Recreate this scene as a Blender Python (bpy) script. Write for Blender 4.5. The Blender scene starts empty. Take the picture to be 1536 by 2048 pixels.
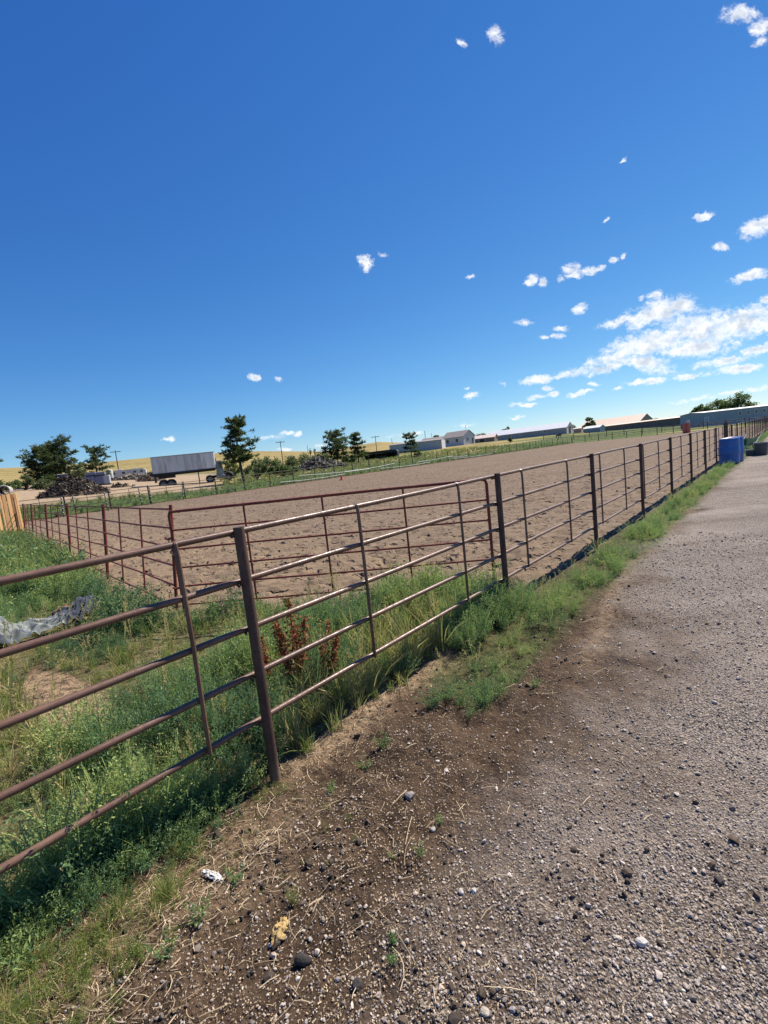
import bpy, math, random
import numpy as np
from mathutils import Vector, Matrix
R_ = math.radians
random.seed(7)
RNG = np.random.default_rng(11)
scene = bpy.context.scene
COL = scene.collection

# ------------------------------------------------------------------ camera
F, PITCH, ROLL, CAMH = 929.82, -0.11769, 0.10962, 1.57317     # focal length in photograph pixels
FWD = np.array([0, math.cos(PITCH), math.sin(PITCH)])
UP0 = np.array([0, -math.sin(PITCH), math.cos(PITCH)])
RT = np.array([math.cos(ROLL), 0, 0]) - UP0 * math.sin(ROLL)
UP = UP0 * math.cos(ROLL) + np.array([1.0, 0, 0]) * math.sin(ROLL)
cam = bpy.data.cameras.new('camera')
cam_o = bpy.data.objects.new('camera', cam)
COL.objects.link(cam_o)
cam.sensor_fit = 'VERTICAL'
cam.sensor_height = 36
cam.lens = F / 2048 * 36
cam.clip_start = 0.05
cam.clip_end = 9000
m = Matrix.Identity(4)
for i in range(3):
    m[i][0], m[i][1], m[i][2] = RT[i], UP[i], -FWD[i]
m[2][3] = CAMH
cam_o.matrix_world = m
scene.camera = cam_o

# ------------------------------------------------------------------ light
SUN_AZ, SUN_EL = R_(50.0), R_(50.0)          # azimuth from +Y towards +X
sunl = bpy.data.lights.new('sun', 'SUN')
sunl.energy = 4.9
sunl.angle = R_(0.55)
sunl.color = (1.0, 0.90, 0.76)
sun_o = bpy.data.objects.new('sun', sunl)
COL.objects.link(sun_o)
sd = Vector((math.sin(SUN_AZ) * math.cos(SUN_EL), math.cos(SUN_AZ) * math.cos(SUN_EL), math.sin(SUN_EL)))
sun_o.rotation_euler = sd.to_track_quat('Z', 'Y').to_euler()
sun_o.location = (0, 0, 30)
scene.view_settings.view_transform = 'Standard'
scene.view_settings.look = 'None'
scene.view_settings.gamma = 1
scene.view_settings.exposure = 0.78


def ray(px, py):
    return FWD + RT * (px - 768) / F - UP * (py - 1024) / F


# ------------------------------------------------------------------ world: sky and clouds
world = bpy.data.worlds.new('World')
scene.world = world
world.use_nodes = True
wt = world.node_tree
wt.nodes.clear()
world.cycles.sampling_method = 'MANUAL'
world.cycles.sample_map_resolution = 256


class NT:
    """small node helper"""
    def __init__(s, t):
        s.t = t

    def n(s, typ, ins=None, **props):
        nd = s.t.nodes.new(typ)
        for k, v in props.items():
            setattr(nd, k, v)
        for k, v in (ins or {}).items():
            if hasattr(v, 'is_linked') or isinstance(v, bpy.types.NodeSocket):
                s.t.links.new(v, nd.inputs[k])
            else:
                nd.inputs[k].default_value = v
        return nd

    def math(s, op, a, b=0.0, c=0.0, clamp=False):
        nd = s.n('ShaderNodeMath', {0: a, 1: b, 2: c}, operation=op, use_clamp=clamp)
        return nd.outputs[0]

    def vmath(s, op, a, b=(0, 0, 0)):
        nd = s.n('ShaderNodeVectorMath', {0: a, 1: b}, operation=op)
        return nd.outputs['Value'] if op in ('LENGTH', 'DOT_PRODUCT') else nd.outputs[0]

    def ramp(s, fac, lo, hi, a=0.0, b=1.0, kind='SMOOTHSTEP'):
        nd = s.n('ShaderNodeMapRange', {0: fac, 1: lo, 2: hi, 3: a, 4: b}, interpolation_type=kind)
        return nd.outputs[0]

    def mix(s, fac, a, b, mode='MIX'):
        nd = s.n('ShaderNodeMix', None, data_type='RGBA', blend_type=mode)
        for k, v in ((0, fac), (6, a), (7, b)):
            if isinstance(v, bpy.types.NodeSocket):
                s.t.links.new(v, nd.inputs[k])
            else:
                nd.inputs[k].default_value = v if k == 0 else (*v[:3], 1)
        return nd.outputs[2]

    def noise(s, vec, scale, detail=4, rough=0.55, dist=0.0):
        nd = s.n('ShaderNodeTexNoise', {'Scale': scale, 'Detail': detail, 'Roughness': rough, 'Distortion': dist})
        if vec is not None:
            s.t.links.new(vec, nd.inputs['Vector'])
        return nd.outputs[0]


w = NT(wt)
sky = w.n('ShaderNodeTexSky', sky_type='NISHITA', sun_disc=False, sun_elevation=SUN_EL, sun_rotation=SUN_AZ,
          altitude=1500, air_density=1.0, dust_density=0.0, ozone_density=2.0)
SKYK = 0.60                                   # the exposure below is raised by its inverse
sk = w.n('ShaderNodeSeparateColor', {0: sky.outputs[0]})
skyc = w.n('ShaderNodeCombineColor', {i: w.math('MULTIPLY', w.math('POWER', sk.outputs[i], g), k * SKYK) for i, (g, k) in enumerate(((1.38, 0.345), (1.02, 0.86), (0.65, 2.26)))}).outputs[0]
# clouds: ellipses on the sky plane (x/y, z/y of the world direction), broken up by noise
CL = [  # px x, px y, half length, half height, tilt deg, weight
    (1320, 625, 78, 24, 16, 1), (1255, 640, 62, 10, 14, 1), (1365, 612, 34, 18, 10, 1),
    (1300, 690, 105, 30, 14, 1), (1400, 660, 110, 34, 8, 1), (1500, 645, 85, 30, 8, 1), (1240, 712, 75, 14, 18, 1),
    (1290, 722, 70, 20, -14, .95), (1400, 695, 85, 20, 6, .95), (1210, 738, 42, 12, 14, .95), (1480, 632, 70, 16, 8, .9),
    (1450, 722, 65, 9, 10, .9), (1510, 700, 50, 10, 12, .9), (1480, 738, 62, 8, 6, .9), (1075, 760, 34, 10, 8, 1),
    (1150, 745, 45, 9, 12, .9), (1200, 735, 40, 9, 8, .9), (1290, 764, 48, 6, 6, .9), (1380, 752, 40, 6, 10, .75),
    (1062, 558, 16, 10, 20, .95), (1088, 563, 12, 9, 0, .95), (1120, 556, 12, 9, -30, .9), (1142, 537, 22, 12, 10, .95), (1185, 541, 26, 8, 12, .95),
    (1148, 551, 18, 6, 0, .8), (1229, 519, 11, 6, 15, .95), (1246, 512, 4, 7, 0, .9), (1161, 617, 17, 10, 20, .95), (1050, 646, 17, 6, -5, .95),
    (1126, 655, 17, 7, 6, .95), (1090, 674, 13, 5, -5, .85), (1116, 672, 14, 5, 5, .85), (1408, 432, 22, 6, 18, .9), (1515, 455, 45, 18, 18, 1),
    (1443, 496, 16, 9, -10, .9), (1500, 553, 46, 10, 16, 1), (1532, 598, 15, 8, 10, .9), (1310, 590, 18, 8, 5, .9), (1284, 595, 8, 5, 0, .85),
    (1210, 442, 9, 3, 35, .55), (1246, 318, 8, 3, 40, .55), (1080, 791, 14, 4, 3, .8), (1107, 785, 15, 5, 8, .8), (1094, 776, 18, 4, 6, .7),
    (1060, 797, 12, 4, 0, .7), (1150, 790, 22, 5, 6, .8), (1175, 783, 22, 4, 8, .8), (1190, 768, 16, 4, -4, .75), (1230, 778, 12, 3, 8, .7),
    (1030, 808, 18, 4, 4, .8), (1050, 812, 20, 4, 4, .75), (1036, 834, 16, 4, 3, .8), (1010, 770, 10, 4, -20, .6),
    (988, 70, 16, 20, 60, .62), (924, 85, 8, 12, 60, .5), (1480, 30, 38, 18, 0, 1), (1520, 55, 24, 16, 35, .95), (1525, 85, 26, 9, 10, .9),
    (731, 527, 17, 16, -40, 1), (764, 508, 16, 6, -20, .62), (510, 755, 15, 8, -25, .9), (556, 761, 10, 6, -10, .55), (939, 554, 9, 4, 0, .9),
    (336, 877, 16, 4, 3, .7), (572, 866, 20, 5, 3, .7), (545, 876, 28, 5, 3, .55), (595, 866, 8, 5, 0, .7), (940, 792, 16, 6, 3, .95), (932, 778, 6, 2, 0, .7),
    (795, 872, 30, 4, 6, .5), (830, 868, 30, 4, 6, .5), (930, 850, 22, 4, 6, .55), (570, 899, 12, 4, 3, .6), (640, 890, 14, 3, 3, .5),
    (1480, 782, 90, 3.5, 8, .55), (1400, 797, 90, 4, 9, .5), (1510, 775, 60, 3, 7, .55),
]
geo = w.n('ShaderNodeTexCoord').outputs['Generated']
sep = w.n('ShaderNodeSeparateXYZ', {0: geo})
yy = w.math('MAXIMUM', sep.outputs[1], 0.05)
cu = w.math('DIVIDE', sep.outputs[0], yy)
cv = w.math('DIVIDE', sep.outputs[2], yy)
cp = w.n('ShaderNodeCombineXYZ', {0: cu, 1: cv, 2: 0.0}).outputs[0]
warp = w.n('ShaderNodeTexNoise', {'Vector': cp, 'Scale': 30.0, 'Detail': 7.0, 'Roughness': 0.68}).outputs[1]
wv = w.vmath('SUBTRACT', warp, (0.5, 0.5, 0.5))
cpw = w.vmath('ADD', cp, w.vmath('MULTIPLY', wv, (0.040, 0.026, 0)))


def sky_pt(px, py):
    d = ray(px, py)
    return np.array([d[0] / d[1], d[2] / d[1]])


field = None
for (px, py, a, b, tilt, wt_) in CL:
    c = sky_pt(px, py)
    ct, st = math.cos(R_(tilt)), math.sin(R_(tilt))
    e1 = sky_pt(px + a * ct, py - a * st) - c
    e2 = sky_pt(px + b * st, py + b * ct) - c
    la, lb = np.hypot(*e1) * 1.18, abs(e1[0] * e2[1] - e1[1] * e2[0]) / np.hypot(*e1) * 1.32
    mp = w.n('ShaderNodeMapping', {'Vector': cpw, 'Location': (c[0], c[1], 0), 'Rotation': (0, 0, math.atan2(e1[1], e1[0])),
                                   'Scale': (la, lb, 1)}, vector_type='TEXTURE')
    ln = w.vmath('LENGTH', mp.outputs[0])
    v = w.math('MULTIPLY_ADD', ln, -wt_, wt_)
    field = v if field is None else w.math('MAXIMUM', field, v)
cn1 = w.noise(w.vmath('MULTIPLY', cpw, (0.75, 1.25, 1)), 34, 9, 0.70)
cn2 = w.noise(cpw, 110, 6, 0.7)
dens_in = w.math('ADD', field, w.math('MULTIPLY', w.math('SUBTRACT', cn1, 0.5), 2.5))
dens_in = w.math('ADD', dens_in, w.math('MULTIPLY', w.math('SUBTRACT', cn2, 0.5), 0.8))
gate_ = w.ramp(field, -0.12, 0.15)
dens = w.math('MULTIPLY', w.ramp(dens_in, -0.02, 0.82), gate_)
# thick parts seen from below are greyer, edges bright
cn3 = w.noise(w.vmath('ADD', cp, (0.0, 0.02, 0)), 30, 6, 0.6)
thick = w.math('MULTIPLY', w.ramp(field, 0.35, 0.8), w.ramp(cn3, 0.38, 0.62))
ccol = w.mix(thick, (6.3, 6.4, 6.5), (4.0, 4.35, 4.9))
front = w.math('GREATER_THAN', sep.outputs[1], 0.06)
fac = w.math('MULTIPLY', w.math('MULTIPLY', dens, front), 0.93)
skymix = w.mix(fac, skyc, ccol)
bg = w.n('ShaderNodeBackground', {'Color': skymix, 'Strength': 0.1})
w.n('ShaderNodeOutputWorld', {0: bg.outputs[0]})

# ------------------------------------------------------------------ helpers: noise, fence frame, terrain
PERM = np.random.default_rng(5).permutation(512)


def _h(ix, iy, seed):
    return PERM[(PERM[(ix + seed * 37) & 511] + iy) & 511] / 511.0


def vn(x, y, seed=0):
    x = np.asarray(x, float); y = np.asarray(y, float)
    ix = np.floor(x).astype(int); iy = np.floor(y).astype(int)
    fx = x - ix; fy = y - iy
    fx = fx * fx * (3 - 2 * fx); fy = fy * fy * (3 - 2 * fy)
    a = _h(ix, iy, seed); b = _h(ix + 1, iy, seed); c = _h(ix, iy + 1, seed); d = _h(ix + 1, iy + 1, seed)
    return (a * (1 - fx) + b * fx) * (1 - fy) + (c * (1 - fx) + d * fx) * fy


def fbm(x, y, seed=0, o=4):
    t = 0; a = 0.5; f = 1
    for i in range(o):
        t = t + a * vn(x * f, y * f, seed + i); a *= 0.5; f *= 2.03
    return t / (1 - 0.5 ** o)


def sst(x, a, b):
    t = np.clip((np.asarray(x, float) - a) / (b - a), 0, 1)
    return t * t * (3 - 2 * t)


FX, FY, FAZ, FSP = -0.70411, 2.21996, 0.72962, 2.60146     # near post, heading and post spacing of the main fence
FD = np.array([math.sin(FAZ), math.cos(FAZ)])
FN = np.array([-FD[1], FD[0]])
FROT = math.pi / 2 - FAZ                                   # rotation z that maps local x onto the fence direction


def fw(s, n, z=0.0):
    return (FX + FD[0] * s + FN[0] * n, FY + FD[1] * s + FN[1] * n, z)


def sn_of(x, y):
    dx = np.asarray(x, float) - FX; dy = np.asarray(y, float) - FY
    return dx * FD[0] + dy * FD[1], dx * FN[0] + dy * FN[1]


N_FAR, S_END = 33.2, 100.0


def s_red(n):
    return 0.69 + 0.1095 * n


def s_gate(n):
    return 3.0 - (n - 0.4) * 0.66


# far terrain: pixel row of the ground at 180 m and of the skyline hills at 720 m, per photograph column
CX = np.array([-900, -300, 0, 100, 200, 310, 400, 500, 650, 700, 760, 850, 920, 1000, 1120, 1250, 1370, 1500, 1700, 2400])
CB = np.array([968, 967, 965, 960, 953, 948, 944, 937, 922, 917, 909, 899, 890, 881, 868, 859, 852, 843, 838, 838])
CHL = np.array([945, 942, 940, 936, 928, 917, 911, 904, 904, 895, 885, 888, 886, 879, 866, 856, 846, 835, 829, 829])


def azel(px, py):
    d = ray(px, py)
    return math.atan2(d[0], d[1]), d[2] / math.hypot(d[0], d[1])


_az = []; _zb = []; _zh = []
for px, pb, ph in zip(CX, CB, CHL):
    a, e = azel(px, pb); _az.append(a); _zb.append(CAMH + e * 180)
    a, e = azel(px, ph); _zh.append(CAMH + e * 720)
_az = np.array(_az); _zb = np.array(_zb); _zh = np.array(_zh)


def Hbase(x, y):
    x = np.asarray(x, float); y = np.asarray(y, float)
    r = np.hypot(x, y); th = np.arctan2(x, y)
    zb = np.interp(th, _az, _zb); zh = np.interp(th, _az, _zh)
    # distance at which the view line leaves the arena (far side or end fence), nothing rises before it
    cn = np.sin(th) * FN[0] + np.cos(th) * FN[1]
    cs = np.sin(th) * FD[0] + np.cos(th) * FD[1]
    rn = np.where(cn > 0.05, (N_FAR + 1.5) / np.maximum(cn, 0.05), 900)
    rs = np.where(cs > 0.05, (S_END + 3) / np.maximum(cs, 0.05), 900)
    r0 = np.clip(np.minimum(rn, rs), 30, 140)
    t1 = np.clip((r - r0) / (180 - r0), 0, 1)
    t1 = t1 ** 0.8
    t2 = np.clip((r - 180) / 540, 0, 1); t2 = t2 * t2 * (3 - 2 * t2)
    t3 = np.clip((r - 720) / 2000, 0, 1)
    z = zb * t1 + (zh - zb) * t2
    z = z * (1 - t3) - 25 * t3
    back = sst(np.abs(th), R_(75), R_(110))
    return z * (1 - back)


def zones(x, y):
    """weights of the ground kinds at a point"""
    s, n = sn_of(x, y)
    j = (fbm(x * 1.7, y * 1.7, 3) - 0.5)
    j2 = (fbm(x * 6, y * 6, 9) - 0.5)
    r = np.hypot(x, y)
    ar = sst(s - np.where(n > 3.4, s_red(n) - 0.25, s_gate(np.maximum(n, 0.35)) - 0.05) + j * 0.5 + j2 * 0.2, -0.12, 0.12)
    ar = ar * sst(n + j * 0.2 + j2 * 0.1, 0.0, 0.14) * sst(-(n - N_FAR) + j * 0.9, 0.0, 0.8) * sst(-(s - S_END) + j * 1, 0, 0.8)
    nb = -1.02 + 0.42 * sst(s, 1.0, 4.5) + 0.10 * sst(s, 5, 12)
    gr = sst(-(n - nb) + j * 0.9 + j2 * 0.5, -0.25, 0.25 + 1.1 * sst(-s, -7, 0.5))
    gr = gr * sst(-s, -110, -95)
    # green ground
    strip = sst(s + j, 0.9, 1.4) * sst(n + j * 0.25, -0.66, -0.5) * sst(-n + j * 0.25, -0.12, 0.05) * sst(-s, -60, -45)
    left = (1 - ar) * sst(n + j * 0.2, 0.0, 0.2) * sst(N_FAR - 4 - n, 0, 4)
    patch = np.exp(-(((s + 0.38) / 0.23) ** 2 + ((n - 2.15) / 1.05) ** 2) ** 1.5)
    left = left * (1 - sst(patch + j * 0.5, 0.25, 0.5))
    far = np.maximum(sst(n, N_FAR - 0.5, N_FAR + 0.6), sst(s, S_END - 0.5, S_END + 1.0) * sst(n, -60, 0))
    far = np.maximum(far, sst(s, 18, 28) * sst(-n, 4.4, 5.2) * 0.9)
    th = np.degrees(np.arctan2(x, y))
    yard = far * sst(-th, 17.5, 21) * sst(r, 44, 50) * sst(-r, -150, -110)
    hill = sst(r + 40 * j, 110, 200) * sst(-th, -12, -4)
    hill = np.maximum(hill, sst(r, 330, 520)) * (0.75 + 0.5 * j)
    fdry = far * sst(fbm(x * 0.06, y * 0.06, 21) + 0.22 * sst(-th, -22, -14) * sst(th, 4, 8) - 0.25 * sst(-np.abs(n - N_FAR - 3), -14, -6), 0.52, 0.72)
    green = np.clip(np.maximum(np.maximum(strip, left), far * (1 - yard)), 0, 1)
    straw = np.exp(-((n - 0.03 + 0.2 * j) / 0.14) ** 2) * sst(s, -0.2, 0.4) * sst(-s, -2.6, -1.6)
    straw = np.maximum(straw * (1 - ar), 0.9 * sst(patch, 0.3, 0.6))
    straw = np.maximum(straw, 0.45 * np.exp(-((n + 0.2) / 0.25) ** 2) * sst(-s, -0.2, 0.3))
    straw = np.maximum(straw, 0.45 * np.exp(-((n - nb - 0.02) / 0.09) ** 2) * sst(s, 1.5, 2.5))
    straw = np.maximum(straw, ar * (0.75 * sst(-(s - 0.4 * j) , -6.5, -1.5) + 0.35 * sst(-s, -16, -5)) * (0.6 + j))
    return dict(s=s, n=n, arena=ar, gravel=gr, green=green, straw=np.clip(straw, 0, 1), hill=np.clip(np.maximum(hill, fdry * 0.8), 0, 1), yard=yard,
                strip=strip, left=left)


def micro(x, y, Z):
    r = np.hypot(x, y)
    fade = 1 - sst(r, 25, 60)
    a = fbm(x * 9, y * 9, 31, 4) - 0.5
    b = fbm(x * 2.2, y * 2.2, 41, 3) - 0.5
    s, n = Z['s'], Z['n']
    dirt = (1 - Z['arena']) * (1 - Z['gravel'])
    h = dirt * (a * 0.045 + b * 0.07) + Z['gravel'] * (a * 0.012 + b * 0.03)
    # arena: harrowed waves, hoof prints
    hp = fbm(s * 3.6 + 0.6 * b, n * 2.3, 51, 2)
    hp2 = fbm(s * 7.5, n * 5.0, 57, 2)
    foot = -sst(hp, 0.63, 0.75) * 0.048 - sst(hp2, 0.66, 0.8) * 0.03
    foot = foot + sst(hp, 0.54, 0.62) * 0.012
    harrow = (0.020 * np.sin((y - 0.16 * x + 0.22 * b) * 20.0) + 0.010 * np.sin((y - 0.16 * x + 0.3 * b) * 47.0)) * sst(-s, -8, -3.5)
    h = h + Z['arena'] * (foot + harrow + a * 0.014 + b * 0.035)
    return h * fade


# ------------------------------------------------------------------ mesh helpers
def mesh_from(name, V, Fc, mat=None, smooth=False, attrs=None):
    """V (n,3) array, Fc: (k,3/4) array or list of tuples"""
    me = bpy.data.meshes.new(name)
    V = np.asarray(V, np.float32)
    if isinstance(Fc, np.ndarray):
        k = Fc.shape[1]
        me.vertices.add(len(V)); me.vertices.foreach_set('co', V.ravel())
        me.loops.add(Fc.size); me.loops.foreach_set('vertex_index', Fc.astype(np.int32).ravel())
        me.polygons.add(len(Fc))
        me.polygons.foreach_set('loop_start', np.arange(0, Fc.size, k, dtype=np.int32))
        me.polygons.foreach_set('loop_total', np.full(len(Fc), k, np.int32))
        me.update(calc_edges=True)
    else:
        me.from_pydata([tuple(map(float, v)) for v in V], [], [tuple(map(int, f)) for f in Fc])
    for an, av in (attrs or {}).items():
        av = np.asarray(av, np.float32)
        if av.ndim == 1:
            at = me.attributes.new(an, 'FLOAT', 'POINT'); at.data.foreach_set('value', av)
        else:
            at = me.attributes.new(an, 'FLOAT_COLOR', 'POINT'); at.data.foreach_set('color', av.ravel())
    me.polygons.foreach_set('use_smooth', np.full(len(me.polygons), bool(smooth)))
    me.validate()
    if mat is not None:
        me.materials.append(mat)
    return me


def link(name, me, parent=None, loc=(0, 0, 0), rot=(0, 0, 0)):
    o = bpy.data.objects.new(name, me)
    COL.objects.link(o)
    o.location = loc
    o.rotation_euler = rot
    if parent is not None:
        o.parent = parent
    return o


def tag(o, label=None, cat=None, group=None, kind=None):
    if label: o['label'] = label
    if cat: o['category'] = cat
    if group: o['group'] = group
    if kind: o['kind'] = kind
    return o


def thing(name, label, cat, loc=(0, 0, 0), rz=0.0, group=None, rot=None):
    o = bpy.data.objects.new(name, None)
    o.empty_display_size = 0.2
    COL.objects.link(o)
    o.location = loc
    o.rotation_euler = rot if rot else (0, 0, rz)
    return tag(o, label, cat, group)


def dup(root, loc, rz, label=None, scale=None):
    c = root.copy(); COL.objects.link(c)
    c.location = loc; c.rotation_euler = (0, 0, rz)
    if scale: c.scale = (scale, scale, scale)
    if label: c['label'] = label
    for ch in list(root.children):
        d = ch.copy(); COL.objects.link(d); d.parent = c
        for g in list(ch.children):
            e = g.copy(); COL.objects.link(e); e.parent = d
    return c


class MB:
    def __init__(s):
        s.v = []; s.f = []

    def add(s, V, Fc):
        b = len(s.v)
        s.v += [tuple(p) for p in V]
        s.f += [tuple(i + b for i in f) for f in Fc]
        return s

    def box(s, c, d, rz=0.0, ry=0.0, rx=0.0, taper=(1, 1), bevel=0.0):
        hx, hy, hz = d[0] / 2, d[1] / 2, d[2] / 2
        if bevel > 0:
            V = []
            b = min(bevel, hx * .9, hy * .9, hz * .9)
            lay = [(-hz, b), (-hz + b, 0), (hz - b, 0), (hz, b)]
            for z, i in lay:
                t = taper if z > 0 else (1, 1)
                X, Y = hx * t[0], hy * t[1]
                V += [(-X + b, -Y + i, z), (X - b, -Y + i, z), (X - i, -Y + b, z), (X - i, Y - b, z), (X - b, Y - i, z), (-X + b, Y - i, z), (-X + i, Y - b, z), (-X + i, -Y + b, z)]
            Fc = []
            for L in range(3):
                for k in range(8):
                    Fc.append((L * 8 + k, L * 8 + (k + 1) % 8, L * 8 + 8 + (k + 1) % 8, L * 8 + 8 + k))
            Fc += [tuple(range(7, -1, -1)), tuple(range(24, 32))]
        else:
            tx, ty = taper
            V = [(-hx, -hy, -hz), (hx, -hy, -hz), (hx, hy, -hz), (-hx, hy, -hz), (-hx * tx, -hy * ty, hz), (hx * tx, -hy * ty, hz), (hx * tx, hy * ty, hz), (-hx * tx, hy * ty, hz)]
            Fc = [(3, 2, 1, 0), (4, 5, 6, 7), (0, 1, 5, 4), (1, 2, 6, 5), (2, 3, 7, 6), (3, 0, 4, 7)]
        M = Matrix.Rotation(rz, 3, 'Z') @ Matrix.Rotation(ry, 3, 'Y') @ Matrix.Rotation(rx, 3, 'X')
        c = Vector(c)
        return s.add([M @ Vector(v) + c for v in V], Fc)

    def tube(s, pts, rad, n=8, cap=True):
        pts = [Vector(p) for p in pts]
        if not hasattr(rad, '__len__'): rad = [rad] * len(pts)
        V = []; Fc = []
        ref = Vector((0.123, 0.456, 0.88))
        t0 = (pts[1] - pts[0]).normalized()
        a = t0.cross(ref)
        if a.length < .1: a = t0.cross(Vector((1, 0, 0)))
        a.normalize()
        for i, p in enumerate(pts):
            t = (pts[min(i + 1, len(pts) - 1)] - pts[max(i - 1, 0)]).normalized()
            a = (a - t * a.dot(t)).normalized(); b = t.cross(a)
            for k in range(n):
                an = 2 * math.pi * k / n
                V.append(p + (a * math.cos(an) + b * math.sin(an)) * rad[i])
        for i in range(len(pts) - 1):
            for k in range(n):
                Fc.append((i * n + k, i * n + (k + 1) % n, (i + 1) * n + (k + 1) % n, (i + 1) * n + k))
        if cap:
            Fc += [tuple(range(n - 1, -1, -1)), tuple((len(pts) - 1) * n + k for k in range(n))]
        return s.add(V, Fc)

    def lathe(s, prof, n=24, c=(0, 0, 0), sx=1, sy=1):
        V = []; Fc = []
        for r, z in prof:
            for k in range(n):
                a = 2 * math.pi * k / n
                V.append((c[0] + r * sx * math.cos(a), c[1] + r * sy * math.sin(a), c[2] + z))
        for i in range(len(prof) - 1):
            for k in range(n):
                Fc.append((i * n + k, i * n + (k + 1) % n, (i + 1) * n + (k + 1) % n, (i + 1) * n + k))
        if prof[0][0] > 1e-4: Fc.append(tuple(range(n - 1, -1, -1)))
        if prof[-1][0] > 1e-4: Fc.append(tuple((len(prof) - 1) * n + k for k in range(n)))
        return s.add(V, Fc)

    def prism(s, poly, y0, y1):
        """poly in x,z extruded along y"""
        n = len(poly)
        V = [(x, y0, z) for x, z in poly] + [(x, y1, z) for x, z in poly]
        Fc = [tuple(range(n)), tuple(range(2 * n - 1, n - 1, -1))]
        for k in range(n):
            Fc.append((k, n + k, n + (k + 1) % n, (k + 1) % n))
        return s.add(V, Fc)

    def build(s, name, mat, parent=None, smooth=False, loc=(0, 0, 0), rot=(0, 0, 0)):
        me = mesh_from(name, s.v, s.f, mat)
        import bmesh
        bm = bmesh.new(); bm.from_mesh(me)
        bmesh.ops.recalc_face_normals(bm, faces=bm.faces)
        bm.to_mesh(me); bm.free()
        if smooth:
            me.polygons.foreach_set('use_smooth', np.ones(len(me.polygons), bool))
            try:
                me.set_sharp_from_angle(angle=R_(40))
            except Exception:
                pass
        return link(name, me, parent, loc, rot)


# ------------------------------------------------------------------ materials
def new_mat(name):
    mt = bpy.data.materials.new(name); mt.use_nodes = True
    nt = mt.node_tree; nt.nodes.clear()
    t = NT(nt)
    b = t.n('ShaderNodeBsdfPrincipled')
    t.n('ShaderNodeOutputMaterial', {0: b.outputs[0]})
    return mt, t, b


def mat(name, col, rough=0.7, metal=0.0, var=0.18, scale=6.0, col2=None, amt=0.5, bump=0.0, bscale=40.0, lo=0.45, hi=0.65, spec=0.4):
    mt, t, b = new_mat(name)
    co = t.n('ShaderNodeTexCoord').outputs['Object']
    n1 = t.noise(co, scale, 6, 0.62)
    c2 = col2 if col2 else tuple(min(1, c * (1 + var)) for c in col)
    c1 = col if col2 else tuple(c * (1 - var) for c in col)
    fac = t.math('MULTIPLY', t.ramp(n1, lo, hi), amt if col2 else 1.0)
    c = t.mix(fac, c1, c2)
    n2 = t.noise(co, scale * 7, 3, 0.6)
    c = t.mix(t.ramp(n2, 0.3, 0.7, 0, 0.35), c, tuple(x * 0.72 for x in col))
    t.t.links.new(c, b.inputs['Base Color'])
    b.inputs['Roughness'].default_value = rough
    b.inputs['Metallic'].default_value = metal
    b.inputs['Specular IOR Level'].default_value = spec
    if bump:
        bn = t.noise(co, bscale, 5, 0.65)
        bp = t.n('ShaderNodeBump', {'Strength': bump, 'Distance': 0.02, 'Height': bn})
        t.t.links.new(bp.outputs[0], b.inputs['Normal'])
    return mt


def leaf_mat(name, c1, c2, trans=0.35, rough=0.55, dry=None, mid=None):
    """foliage: tint attribute per leaf blends two greens; some light passes through"""
    mt = bpy.data.materials.new(name); mt.use_nodes = True
    nt = mt.node_tree; nt.nodes.clear(); t = NT(nt)
    at = t.n('ShaderNodeAttribute', attribute_name='tint').outputs['Fac']
    c = t.mix(t.ramp(at, 0.45, 1.0), t.mix(t.ramp(at, 0.0, 0.55), c1, mid), c2) if mid else t.mix(at, c1, c2)
    if dry:
        at2 = t.n('ShaderNodeAttribute', attribute_name='dry').outputs['Fac']
        c = t.mix(at2, c, dry)
    b = t.n('ShaderNodeBsdfPrincipled', {'Base Color': c, 'Roughness': rough, 'Specular IOR Level': 0.35})
    tr = t.n('ShaderNodeBsdfTranslucent', {'Color': t.mix(0.5, c, (0.28, 0.42, 0.09), 'MIX')})
    mx = t.n('ShaderNodeMixShader', {0: trans, 1: b.outputs[0], 2: tr.outputs[0]})
    t.n('ShaderNodeOutputMaterial', {0: mx.outputs[0]})
    return mt


# ground: one material over the arena, road, verge, yard and hills, mixed by what the ground is made of
FROT_ = math.pi / 2 - 0.72962


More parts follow.
